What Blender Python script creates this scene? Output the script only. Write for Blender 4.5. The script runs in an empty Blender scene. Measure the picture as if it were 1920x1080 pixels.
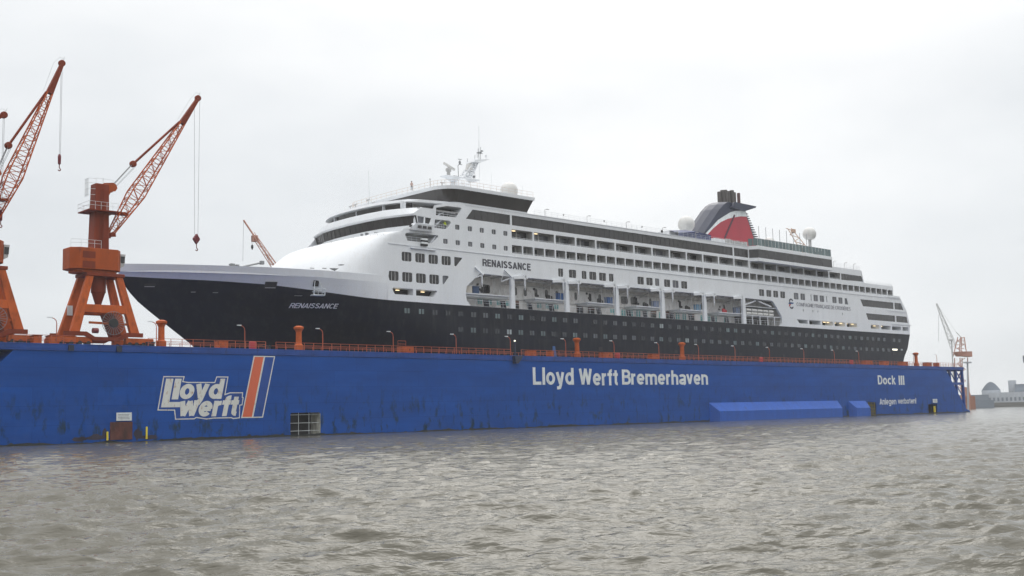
import bpy, math, random
import numpy as np
from mathutils import Vector, Matrix
from mathutils.geometry import tessellate_polygon
random.seed(7); rng = np.random.default_rng(11)
R = math.radians
sc = bpy.context.scene

# ------------------------------------------------------------------ camera
CF, CP, CR, CY, CD, CH = 2100.795, 0.114048, -0.025484, 0.762044, 141.1323, 2.07807
def cam_basis(p, r, yaw):
    f = Vector((math.sin(yaw)*math.cos(p), math.cos(yaw)*math.cos(p), math.sin(p)))
    rt = Vector((math.cos(yaw), -math.sin(yaw), 0)); up = rt.cross(f)
    return f, math.cos(r)*rt+math.sin(r)*up, -math.sin(r)*rt+math.cos(r)*up
F_, R_, U_ = cam_basis(CP, CR, CY)
cd = bpy.data.cameras.new('camera'); cam = bpy.data.objects.new('camera', cd); sc.collection.objects.link(cam)
m = Matrix((( R_.x, U_.x, -F_.x, 0), (R_.y, U_.y, -F_.y, -CD), (R_.z, U_.z, -F_.z, CH), (0, 0, 0, 1)))
cam.matrix_world = m
cd.sensor_width = 36; cd.lens = CF/1920*36; cd.clip_start = 0.1; cd.clip_end = 9000
sc.camera = cam

# ------------------------------------------------------------------ sky, sun, exposure
SUN_AZ, SUN_EL = 50, 46       # azimuth from +y toward +x
w = bpy.data.worlds.new('World'); sc.world = w; w.use_nodes = True
nt = w.node_tree; nt.nodes.clear(); N = nt.nodes.new; Lk = nt.links.new
out = N('ShaderNodeOutputWorld'); sky = N('ShaderNodeTexSky'); sky.sky_type = 'NISHITA'; sky.sun_disc = False
sky.sun_elevation = R(SUN_EL); sky.sun_rotation = R(SUN_AZ)
b1 = N('ShaderNodeBackground'); b1.inputs['Strength'].default_value = 0.06; Lk(sky.outputs[0], b1.inputs['Color'])
tc = N('ShaderNodeTexCoord'); sep = N('ShaderNodeSeparateXYZ'); Lk(tc.outputs['Generated'], sep.inputs[0])
def mth(op, a, b=None, c=None, clamp=False):
    n = N('ShaderNodeMath'); n.operation = op; n.use_clamp = clamp
    for i, v in enumerate((a, b, c)):
        if v is None: continue
        if isinstance(v, (int, float)): n.inputs[i].default_value = v
        else: Lk(v, n.inputs[i])
    return n.outputs[0]
mp = N('ShaderNodeMapping'); mp.inputs['Scale'].default_value = (1.6, 1.6, 4.2); Lk(tc.outputs['Generated'], mp.inputs[0])
nz = N('ShaderNodeTexNoise'); nz.inputs['Scale'].default_value = 1.5; nz.inputs['Detail'].default_value = 5; nz.inputs['Roughness'].default_value = .5
Lk(mp.outputs[0], nz.inputs['Vector'])
vd = N('ShaderNodeVectorMath'); vd.operation = 'DOT_PRODUCT'; Lk(tc.outputs['Generated'], vd.inputs[0])
vd.inputs[1].default_value = (math.sin(R(SUN_AZ))*math.cos(R(17)), math.cos(R(SUN_AZ))*math.cos(R(17)), math.sin(R(17)))
glow = mth('POWER', mth('MAXIMUM', vd.outputs['Value'], 0), 12)
zen = mth('MAXIMUM', sep.outputs['Z'], 0)
lum = mth('ADD', mth('MULTIPLY_ADD', mth('POWER', zen, 3), 1.75, mth('MULTIPLY_ADD', zen, .14, .62)), mth('MULTIPLY', glow, 0.26))
lum = mth('ADD', lum, mth('MULTIPLY', mth('SUBTRACT', nz.outputs['Fac'], .5), .46))
lum = mth('MAXIMUM', lum, .3)
cr = N('ShaderNodeValToRGB'); cr.color_ramp.elements[0].position = .7; cr.color_ramp.elements[0].color = (.925, .965, 1, 1)
cr.color_ramp.elements[1].position = 1.0; cr.color_ramp.elements[1].color = (1, .995, .985, 1); Lk(lum, cr.inputs[0])
b2 = N('ShaderNodeBackground'); Lk(cr.outputs[0], b2.inputs['Color']); Lk(lum, b2.inputs['Strength'])
mx = N('ShaderNodeMixShader'); mx.inputs[0].default_value = .95; Lk(b1.outputs[0], mx.inputs[1]); Lk(b2.outputs[0], mx.inputs[2]); Lk(mx.outputs[0], out.inputs[0])
sl = bpy.data.lights.new('sun', 'SUN'); sl.energy = 0.6; sl.angle = R(35); sl.color = (1, .97, .92)
so = bpy.data.objects.new('sun', sl); sc.collection.objects.link(so)
sd = Vector((math.sin(R(SUN_AZ))*math.cos(R(SUN_EL)), math.cos(R(SUN_AZ))*math.cos(R(SUN_EL)), math.sin(R(SUN_EL))))
so.rotation_euler = sd.to_track_quat('Z', 'Y').to_euler()
sc.view_settings.view_transform = 'Standard'; sc.view_settings.look = 'None'; sc.view_settings.exposure = 0.27; sc.view_settings.gamma = 1
sc.view_settings.use_curve_mapping = False

# ------------------------------------------------------------------ materials
MATS = {}
def mat(name, col, rough=.5, metal=0, var=.12, vscale=(.5, .5, .12), dirt=None, damt=0, dscale=(.9, .9, .18), dlo=.58, dhi=.7, zmax=None,
        bump=0, bscale=4, emit=0, spec=None, plates=0):
    """paint on steel: slow tone variation, optional streaky dirt of its own colour, plate unevenness"""
    if name in MATS: return MATS[name]
    M = bpy.data.materials.new(name); M.use_nodes = True; t = M.node_tree; n = t.nodes.new; l = t.links.new
    P = t.nodes['Principled BSDF']; P.inputs['Roughness'].default_value = rough; P.inputs['Metallic'].default_value = metal
    if spec is not None: P.inputs['Specular IOR Level'].default_value = spec
    geo = n('ShaderNodeNewGeometry')
    def noise(scale, sc_, det=4, r=.55):
        mpn = n('ShaderNodeMapping'); mpn.inputs['Scale'].default_value = scale; l(geo.outputs['Position'], mpn.inputs[0])
        z = n('ShaderNodeTexNoise'); z.inputs['Scale'].default_value = sc_; z.inputs['Detail'].default_value = det; z.inputs['Roughness'].default_value = r
        l(mpn.outputs[0], z.inputs['Vector']); return z.outputs['Fac']
    c = (*col, 1)
    cur = None
    if var:
        mr = n('ShaderNodeMapRange'); mr.inputs['From Min'].default_value = .3; mr.inputs['From Max'].default_value = .7
        mr.inputs['To Min'].default_value = 1-var; mr.inputs['To Max'].default_value = 1+var; l(noise(vscale, 1.0), mr.inputs[0])
        mm = n('ShaderNodeVectorMath'); mm.operation = 'SCALE'; mm.inputs[0].default_value = col; l(mr.outputs[0], mm.inputs['Scale']); cur = mm.outputs[0]
    if plates:
        br = n('ShaderNodeTexBrick'); cmb = n('ShaderNodeCombineXYZ'); sp = n('ShaderNodeSeparateXYZ'); l(geo.outputs['Position'], sp.inputs[0])
        l(sp.outputs['X'], cmb.inputs[0]); l(sp.outputs['Z'], cmb.inputs[1]); l(cmb.outputs[0], br.inputs['Vector'])
        br.inputs['Color1'].default_value = (1, 1, 1, 1); br.inputs['Color2'].default_value = (1-plates, 1-plates, 1-plates, 1); br.inputs['Mortar'].default_value = (1-plates*2,)*3+(1,)
        br.inputs['Scale'].default_value = 1; br.inputs['Brick Width'].default_value = 8.1; br.inputs['Row Height'].default_value = 2.4; br.inputs['Mortar Size'].default_value = .045
        vm = n('ShaderNodeVectorMath'); vm.operation = 'MULTIPLY'
        if cur: l(cur, vm.inputs[0])
        else: vm.inputs[0].default_value = col
        l(br.outputs['Color'], vm.inputs[1]); cur = vm.outputs[0]
    if dirt:
        mr = n('ShaderNodeMapRange'); mr.inputs['From Min'].default_value = dlo; mr.inputs['From Max'].default_value = dhi; mr.inputs['To Max'].default_value = damt
        l(noise(dscale, 1.3, 6, .65), mr.inputs[0]); fac = mr.outputs[0]
        if zmax is not None:
            sp = n('ShaderNodeSeparateXYZ'); l(geo.outputs['Position'], sp.inputs[0])
            m2 = n('ShaderNodeMapRange'); m2.inputs['From Min'].default_value = zmax[1]; m2.inputs['From Max'].default_value = zmax[0]
            m2.inputs['To Min'].default_value = 0; m2.inputs['To Max'].default_value = 1; l(sp.outputs['Z'], m2.inputs[0])
            mu = n('ShaderNodeMath'); mu.operation = 'MULTIPLY'; l(fac, mu.inputs[0]); l(m2.outputs[0], mu.inputs[1]); fac = mu.outputs[0]
        mxn = n('ShaderNodeMix'); mxn.data_type = 'RGBA'; l(fac, mxn.inputs['Factor'])
        if cur: l(cur, mxn.inputs['A'])
        else: mxn.inputs['A'].default_value = c
        mxn.inputs['B'].default_value = (*dirt, 1); cur = mxn.outputs['Result']
    if cur: l(cur, P.inputs['Base Color'])
    else: P.inputs['Base Color'].default_value = c
    if bump:
        bp = n('ShaderNodeBump'); bp.inputs['Strength'].default_value = bump; bp.inputs['Distance'].default_value = .05
        l(noise((1, 1, 1), bscale, 3), bp.inputs['Height']); l(bp.outputs[0], P.inputs['Normal'])
    if emit:
        P.inputs['Emission Color'].default_value = c; P.inputs['Emission Strength'].default_value = emit
    MATS[name] = M; return M
WHITE = mat('white_ship_paint', (.72, .745, .775), .55, spec=.3, var=.035, dirt=(.52, .47, .40), damt=.35, dscale=(1.6, 1.6, .22), dlo=.56, dhi=.78, bump=.12, bscale=.5, plates=.02)
WHITE2 = mat('white_deck_paint', (.64, .665, .70), .5, var=.08, dirt=(.4, .34, .28), damt=.4)
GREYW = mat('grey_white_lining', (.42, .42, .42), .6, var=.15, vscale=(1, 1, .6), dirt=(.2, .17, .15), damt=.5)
NAVYHULL = mat('dark_navy_hull_paint', (.003, .0048, .013), .5, spec=.22, var=.25, vscale=(.2, .2, .6), dirt=(.035, .035, .035), damt=.5, dscale=(.7, .7, .1), dlo=.5, dhi=.75, bump=.15, bscale=.45, plates=.10)
NAVY = mat('dark_navy_paint', (.012, .018, .045), .4, var=.15, dirt=(.05, .05, .06), damt=.4)
BLUE = mat('blue_dock_paint', (.004, .066, .31), .6, spec=.16, var=.14, vscale=(.12, .12, .5), dirt=(.010, .028, .022), damt=.85, dscale=(.62, .62, .26), dlo=.52, dhi=.65, zmax=(1.5, 9.0), bump=.4, bscale=.7, plates=.10)
BLUE2 = mat('blue_dock_rim_paint', (.018, .066, .28), .55, spec=.25, var=.2, dirt=(.02, .025, .03), damt=.6, dlo=.55, dhi=.7)
BLUE3 = mat('blue_fender_paint', (.014, .088, .40), .5, spec=.25, var=.12, dirt=(.03, .045, .05), damt=.7, dscale=(.8, .8, .5), dlo=.6, dhi=.7)
ALGAE = mat('dark_waterline_growth', (.012, .016, .016), .6, var=.4)
ORANGE = mat('orange_crane_paint', (.36, .070, .012), .6, spec=.2, var=.18, vscale=(.6, .6, .3), dirt=(.16, .04, .02), damt=.7, dscale=(1.2, 1.2, .5), dlo=.52, dhi=.7)
LEGOR = mat('bright_orange_crane_paint', (.47, .095, .018), .6, spec=.2, var=.2, vscale=(.6, .6, .3), dirt=(.17, .04, .015), damt=.75, dscale=(1.2, 1.2, .5), dlo=.5, dhi=.7)
REDOR = mat('red_orange_crane_paint', (.20, .032, .010), .6, spec=.2, var=.2, dirt=(.14, .035, .02), damt=.6)
ORLINE = mat('orange_railing_paint', (.42, .09, .035), .6, var=.2)
REDB = mat('red_paint', (.42, .02, .03), .5, var=.15)
FRED = mat('funnel_red_paint', (.34, .018, .036), .5, var=.06, dirt=(.25, .02, .03), damt=.4)
MAROON = mat('maroon_hook_paint', (.16, .012, .02), .5)
GLASS = mat('dark_window_glass', (.022, .02, .02), .09, var=.5, vscale=(.4, .4, .4), spec=.6)
GLASSB = mat('brown_band_glass', (.032, .029, .028), .12, var=.3, vscale=(.25, .25, .1))
GCURT = mat('curtained_window_glass', (.10, .105, .12), .2, var=.5, vscale=(1.2, 1.2, .4))
GPORT = [mat('porthole_glass_teal', (.11, .15, .155), .15, var=.3), mat('porthole_glass_grey', (.085, .095, .105), .15, var=.3), mat('porthole_glass_dim', (.04, .045, .052), .15, var=.3), mat('porthole_glass_pale', (.30, .34, .34), .2, var=.3)]
TEAL = mat('teal_window_glass', (.14, .38, .38), .15, var=.3)
SCREEN = mat('green_grey_screen_glass', (.10, .15, .155), .12, var=.3, vscale=(1.5, 1.5, .3))
LIT = mat('lit_ceiling_lamp', (1, .78, .45), .5, var=0, emit=1.6)
LITW = mat('lit_white_lamp', (1, .95, .8), .5, var=0, emit=1.3)
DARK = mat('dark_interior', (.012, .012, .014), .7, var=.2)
BROWN = mat('brown_wood_door', (.12, .05, .03), .5, var=.2)
BLACK = mat('black_rubber', (.02, .02, .022), .6)
STEEL = mat('grey_steel', (.25, .26, .27), .45, metal=.5, var=.2)
CABLE = mat('steel_cable', (.16, .16, .17), .5, metal=.3)
DOME = mat('off_white_dome', (.60, .60, .585), .45, var=.05, dirt=(.45, .42, .38), damt=.4)
SOOT = mat('sooty_exhaust_pipe', (.10, .09, .085), .6, metal=.2, var=.4, vscale=(1.5, 1.5, .3))
LETTER = mat('white_letter_paint', (.66, .70, .71), .55, var=.14, vscale=(1, 1, .4), dirt=(.30, .33, .36), damt=.6, dscale=(1.6, 1.6, .5), dlo=.55, dhi=.72)
LOGOW = mat('weathered_white_logo_paint', (.62, .63, .60), .55, var=.08, dirt=(.34, .15, .05), damt=.8, dscale=(2.2, 2.2, .9), dlo=.58, dhi=.68)
SLETTER = mat('silver_letter_paint', (.78, .78, .79), .5)
DLETTER = mat('dark_letter_paint', (.05, .05, .065), .5)
GLETTER = mat('grey_letter_paint', (.10, .10, .14), .5)
STRIPE = mat('orange_stripe_paint', (.62, .12, .05), .5, var=.1)
RUST = mat('rusty_steel', (.09, .028, .02), .8, var=.5, vscale=(1.2, 1.2, .6), bump=.4, bscale=5)
CONC = mat('pale_stained_lining', (.62, .62, .56), .8, var=.3, vscale=(1, 1, 1), dirt=(.10, .10, .08), damt=.7, dlo=.45, dhi=.7)
YELLOW = mat('yellow_paint', (.75, .60, .04), .5)
CRATEB = mat('blue_plastic', (.03, .10, .28), .5, var=.2)
SKIN = mat('skin', (.45, .25, .18), .6); HIVIS = mat('hi_vis_cloth', (.62, .75, .03), .8); WORKW = mat('pale_work_clothes', (.5, .36, .32), .8); TROU = mat('dark_trousers', (.03, .035, .06), .8)
TAN = mat('tan_deck_edge', (.55, .42, .33), .6, var=.1)
FARBLD = mat('far_grey_cladding', (.16, .19, .23), .7, var=.25, vscale=(.05, .05, .2)); FARW = mat('far_pale_cladding', (.40, .43, .47), .7, var=.1)
FARR = mat('far_rust_paint', (.30, .13, .08), .7); FARCR = mat('pale_crane_paint', (.55, .56, .56), .6); FARPK2 = mat('pale_salmon_paint', (.55, .38, .28), .6); FARPK = mat('faded_salmon_crane_paint', (.45, .22, .16), .6)
QUAY = mat('quay_stone', (.14, .14, .13), .8, var=.4, vscale=(.06, .06, .8))
LAND = mat('land', (.10, .105, .09), .9, var=.3, vscale=(.02, .02, .1))

# ------------------------------------------------------------------ mesh helpers
class MB:
    def __init__(s): s.v = []; s.f = []; s.m = []; s.cm = 0
    def add(s, vs, fs):
        b = len(s.v); s.v += [tuple(v) for v in vs]
        for f in fs: s.f.append([b+i for i in f]); s.m.append(s.cm)
        return s
    def box(s, x0, x1, y0, y1, z0, z1):
        return s.add([(x0,y0,z0),(x1,y0,z0),(x1,y1,z0),(x0,y1,z0),(x0,y0,z1),(x1,y0,z1),(x1,y1,z1),(x0,y1,z1)],
                     [(0,3,2,1),(4,5,6,7),(0,1,5,4),(1,2,6,5),(2,3,7,6),(3,0,4,7)])
    def hexa(s, b, t):  # bottom quad, top quad
        return s.add(list(b)+list(t), [(0,3,2,1),(4,5,6,7),(0,1,5,4),(1,2,6,5),(2,3,7,6),(3,0,4,7)])
    def face(s, pts): return s.add(pts, [tuple(range(len(pts)))])
    def prism(s, poly, y0, y1):  # poly in xz
        n = len(poly); a = [(x, y0, z) for x, z in poly]; b = [(x, y1, z) for x, z in poly]
        s.add(a+b, [tuple(range(n)), tuple(range(2*n-1, n-1, -1))]+[(i, (i+1)%n+0, (i+1)%n+n, i+n) for i in range(n)]); return s
    def slab(s, poly, z0, z1):   # poly in xy
        n = len(poly); a = [(x, y, z0) for x, y in poly]; b = [(x, y, z1) for x, y in poly]
        s.add(a+b, [tuple(range(n-1, -1, -1)), tuple(range(n, 2*n))]+[(i, (i+1)%n, (i+1)%n+n, i+n) for i in range(n)]); return s
    def tube(s, p, q, r, n=6, r2=None):
        p = Vector(p); q = Vector(q); d = q-p
        if d.length < 1e-6: return s
        d.normalize(); a = d.orthogonal().normalized(); b = d.cross(a); r2 = r if r2 is None else r2
        vs = []
        for c, rr in ((p, r), (q, r2)):
            for k in range(n):
                t = 2*math.pi*k/n; vs.append(c+a*math.cos(t)*rr+b*math.sin(t)*rr)
        return s.add(vs, [(k, (k+1)%n, (k+1)%n+n, k+n) for k in range(n)]+[tuple(range(n-1, -1, -1)), tuple(range(n, 2*n))])
    def path(s, pts, r, n=6):
        for a, b in zip(pts[:-1], pts[1:]): s.tube(a, b, r, n)
        return s
    def bar(s, p, q, wy, h):   # rectangular beam from p to q: width wy sideways, h the other way
        p = Vector(p); q = Vector(q); d = (q-p).normalized(); y = Vector((0, 1, 0))
        if abs(d.y) > .9: y = Vector((1, 0, 0))
        u = (y-d*d.dot(y)).normalized(); v = d.cross(u)
        c = [u*sx*wy/2+v*sz*h/2 for sx, sz in ((-1,-1),(1,-1),(1,1),(-1,1))]
        return s.hexa([p+k for k in c], [q+k for k in c])
    def lathe(s, c, prof, n=20, axis='z'):
        vs = []; 
        for r, h in prof:
            for k in range(n):
                t = 2*math.pi*k/n; a, b = r*math.cos(t), r*math.sin(t)
                vs.append((c[0]+a, c[1]+b, c[2]+h) if axis == 'z' else (c[0]+a, c[1]+h, c[2]+b))
        fs = [(j*n+k, j*n+(k+1)%n, (j+1)*n+(k+1)%n, (j+1)*n+k) for j in range(len(prof)-1) for k in range(n)]
        fs += [tuple(range(n-1, -1, -1)), tuple(range((len(prof)-1)*n, len(prof)*n))]
        return s.add(vs, fs)
    def grid(s, rows):
        n = len(rows[0]); vs = [p for r in rows for p in r]
        return s.add(vs, [(j*n+k, j*n+k+1, (j+1)*n+k+1, (j+1)*n+k) for j in range(len(rows)-1) for k in range(n-1)])
    def build(s, name, mt, parent=None, smooth=False, bevel=0):
        if not isinstance(mt, (list, tuple)): mt = [mt]
        o0 = Vector((0, 0, 0)); p = parent
        while p: o0 += p.location; p = p.parent
        me = bpy.data.meshes.new(name); me.from_pydata([(a-o0.x, b-o0.y, c-o0.z) for a, b, c in s.v], [], s.f)
        for q in mt: me.materials.append(q)
        if len(mt) > 1: me.polygons.foreach_set('material_index', s.m)
        if smooth: me.shade_smooth() if hasattr(me, 'shade_smooth') else me.polygons.foreach_set('use_smooth', [True]*len(me.polygons))
        me.update()
        o = bpy.data.objects.new(name, me); sc.collection.objects.link(o)
        if parent: o.parent = parent
        if bevel:
            b = o.modifiers.new('bevel', 'BEVEL'); b.width = bevel; b.segments = 1; b.limit_method = 'ANGLE'
        return o
def sph(c, r, n=24, z0=-1.):
    prof = []
    for i in range(15):
        a = math.asin(z0)+(math.pi/2-math.asin(z0))*i/14; prof.append((max(r*math.cos(a), .001), r*math.sin(a)))
    return prof
def thing(name, label, cat, loc=(0, 0, 0), group=None):
    o = bpy.data.objects.new(name, None); sc.collection.objects.link(o); o.location = loc
    o['label'] = label; o['category'] = cat
    if group: o['group'] = group
    return o
def tag(o, label, cat, group=None):
    o['label'] = label; o['category'] = cat
    if group: o['group'] = group
    return o
def struct(o): o['kind'] = 'structure'; return o
def rr(x0, x1, z0, z1, r=.15, n=3):
    pts = []
    for cx, cz, a0 in ((x0+r, z0+r, 180), (x1-r, z0+r, 270), (x1-r, z1-r, 0), (x0+r, z1-r, 90)):
        for k in range(n+1):
            a = R(a0+90*k/n); pts.append((cx+r*math.cos(a), cz+r*math.sin(a)))
    return pts
def _arc(cx, cy, rx, ry, a0, a1, n=14): return [(cx+rx*math.cos(R(a0+(a1-a0)*k/n)), cy+ry*math.sin(R(a0+(a1-a0)*k/n))) for k in range(n+1)]
def glyph(c, t):
    """grotesque letter as centre lines of pen width t; cap height 1, x height .74"""
    h = t/2; X = .74; W = .60; ry = X/2-h; rx = W/2-h; T = 1-h
    full = lambda w=W: [_arc(w/2, X/2, w/2-h, ry, 0, 360, 28)]
    arch = lambda x0, w: _arc(x0+w/2, X-h-(w/2)*.8, w/2, w/2*.8, 180, 0, 12)+[(x0+w, 0)]
    cap = lambda w: _arc(w/2, .5, w/2-h, .5-h, 0, 360, 32)
    copen = lambda w: _arc(w/2, .5, w/2-h, .5-h, 42, 318, 28)
    G = {
     'l': ([[(h, 0), (h, 1)]], t), 'I': ([[(h, 0), (h, 1)]], t), '!': ([[(h, .27), (h, 1)], [(h, 0), (h, .17)]], t),
     'L': ([[(h, 1), (h, h), (.55, h)]], .56), 'o': (full(), W),
     'd': (full()+[[(W-h, 0), (W-h, 1)]], W), 'b': (full()+[[(h, 0), (h, 1)]], W),
     'y': ([[(h*.9, X), (.28, .06)], [(.56-h*.9, X), (.30, -.02), (.24, -.17), (.14, -.27+h), (.05, -.27+h)]], .56),
     'v': ([[(h*.9, X), (.275, h*.6)], [(.55-h*.9, X), (.275, h*.6)]], .55),
     'w': ([[(h*.9, X), (.235, h*.5)], [(.42, X), (.235, h*.5)], [(.42, X), (.605, h*.5)], [(.84-h*.9, X), (.605, h*.5)]], .84),
     'W': ([[(h*.9, 1), (.27, h*.6)], [(.47, 1), (.27, h*.6)], [(.47, 1), (.67, h*.6)], [(.94-h*.9, 1), (.67, h*.6)]], .94),
     'e': ([[(t*.6, .36), (W-h*.6, .36)], _arc(W/2, X/2, rx, ry, -2, 318, 26)], W), 'c': ([_arc(W/2, X/2, rx, ry, 45, 315, 24)], .56),
     'r': ([[(h, 0), (h, X)], _arc(h+.23, X-.27, .23, .27-h, 175, 88, 8)], .36),
     'f': ([[(.2, 0), (.2, .8)]+_arc(.2+.15, .8, .15, .2-h, 180, 88, 7), [(.0, X-h*.8), (.37, X-h*.8)]], .37),
     't': ([[(.2, .93), (.2, .2)]+_arc(.2+.13, .2, .13, .2-h, 180, 272, 7), [(.0, X-h*.8), (.36, X-h*.8)]], .37),
     'n': ([[(h, 0), (h, X)], [(h, .3)]+arch(h, .57-t)], .57), 'h': ([[(h, 0), (h, 1)], [(h, .3)]+arch(h, .57-t)], .57),
     'm': ([[(h, 0), (h, X)], [(h, .3)]+arch(h, .46-h), [(.46, .3)]+arch(.46, .46-h)], .92),
     'a': ([_arc(.28, X-.2, .2, .2-h, 165, 0, 9)+[(.28+.2, h*.3), (.50, 0)], _arc(.25, .21, .25-h, .21-h, 90, 270, 12)+[(.32, h), (.48, .16)], [(.25, .42-h), (.48, .46-h)]], .55),
     'g': (full()+[[(W-h, X), (W-h, -.06)]+_arc(W/2, -.06, rx, .2-h, 0, -160, 12)], W),
     'k': ([[(h, 0), (h, 1)], [(.52-h, X), (h+.03, .30)], [(.20, .42), (.56-h, 0)]], .56),
     'A': ([[(h*.8, 0), (.34, 1-h*.5)], [(.68-h*.8, 0), (.34, 1-h*.5)], [(.16, .27), (.52, .27)]], .68),
     'B': ([[(h, 0), (h, 1)], [(h, T), (.36, T)]+_arc(.36, (T+.53)/2, .2-h*.2, (T-.53)/2, 90, -90, 9)+[(h, .53)], [(h, .53), (.38, .53)]+_arc(.38, (.53+h)/2, .22-h*.2, (.53-h)/2, 90, -90, 9)+[(h, h)]], .62),
     'C': ([copen(.68)], .67), 'Ç': ([copen(.68), [(.36, 0), (.38, -.1), (.28, -.2)]], .67), 'O': ([cap(.74)], .74),
     'D': ([[(h, 0), (h, 1)], [(h, T), (.32, T)]+_arc(.32, .5, .34-h, .5-h, 90, -90, 14)+[(h, h)]], .66),
     'E': ([[(h, 0), (h, 1)], [(h, T), (.56, T)], [(h, .52), (.52, .52)], [(h, h), (.57, h)]], .57), 'È': ([[(h, 0), (h, 1)], [(h, T), (.56, T)], [(h, .52), (.52, .52)], [(h, h), (.57, h)], [(.2, 1.27), (.34, 1.1)]], .57),
     'F': ([[(h, 0), (h, 1)], [(h, T), (.54, T)], [(h, .5), (.48, .5)]], .53),
     'G': ([copen(.70)+[(.70-h, .2), (.70-h, .46), (.38, .46)]], .70), 'M': ([[(h, 0), (h, 1)], [(.8-h, 0), (.8-h, 1)], [(h, 1-h*.4), (.4, h)], [(.8-h, 1-h*.4), (.4, h)]], .8),
     'N': ([[(h, 0), (h, 1)], [(.64-h, 0), (.64-h, 1)], [(h, 1-h*.3), (.64-h, h*.3)]], .64),
     'P': ([[(h, 0), (h, 1)], [(h, T), (.34, T)]+_arc(.34, (T+.45)/2, .24-h*.4, (T-.45)/2, 90, -90, 9)+[(h, .45)]], .58),
     'R': ([[(h, 0), (h, 1)], [(h, T), (.36, T)]+_arc(.36, (T+.47)/2, .24-h*.4, (T-.47)/2, 90, -90, 9)+[(h, .47)], [(.30, .47), (.46, .40), (.62-h*.8, 0)]], .63),
     'S': ([_arc(.31, .735, .31-h*1.1, .265-h, 20, 250, 14)+_arc(.32, .28, .31-h, .28-h, 75, -165, 14)], .63)}
    return G[c]
TEXT_K = [0]
def put_text(mb, s, x0, x1, z0, z1, y, bold=.16, shear=0, fn=None, gap=.07, word=.26):
    """letters fitted into the box x0..x1, z0..z1; every stroke lies a hair in front of the one before"""
    polys = []; u = 0
    for c in s:
        if c == ' ': u += word; continue
        st, w_ = glyph(c, bold)
        for pl in st:
            P = [Vector((a+u, b)) for a, b in pl]; P = [p for i, p in enumerate(P) if i == 0 or (p-P[i-1]).length > 1e-4]; closed = (P[0]-P[-1]).length < 1e-6; L = []; Rr = []
            n = len(P)
            for i in range(n):
                p = P[i]; a = P[i-1] if i else (P[-2] if closed else None); b = P[i+1] if i < n-1 else (P[1] if closed else None)
                d0 = (p-a).normalized() if a is not None else None; d1 = (b-p).normalized() if b is not None else None
                d0 = d0 or d1; d1 = d1 or d0
                n0 = Vector((-d0.y, d0.x)); n1 = Vector((-d1.y, d1.x)); m_ = n0+n1; m_ = m_/max(m_.length_squared/2, .4)
                L.append(p+m_*bold/2); Rr.append(p-m_*bold/2)
            polys.append((L, Rr))
        u += w_+gap
    xs = [p.x for L, Q in polys for p in L+Q]; zs = [p.y for L, Q in polys for p in L+Q]
    ax, bx_, az, bz = min(xs), max(xs), min(zs), max(zs); H = (z1-z0)/(bz-az)
    def T(p, k):
        X = x0+(p.x-ax)/(bx_-ax)*(x1-x0-shear*(z1-z0)); Z = z0+(p.y-az)*H; X += shear*(Z-z0)
        if fn: q = fn(X, Z); return (q[0], q[1]-k, q[2])
        return (X, y-k, Z)
    for L, Q in polys:
        TEXT_K[0] = (TEXT_K[0]+1) % 7; k = TEXT_K[0]*.0015
        for i in range(len(L)-1): mb.face([T(Q[i], k), T(Q[i+1], k), T(L[i+1], k), T(L[i], k)])
    return mb

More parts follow.
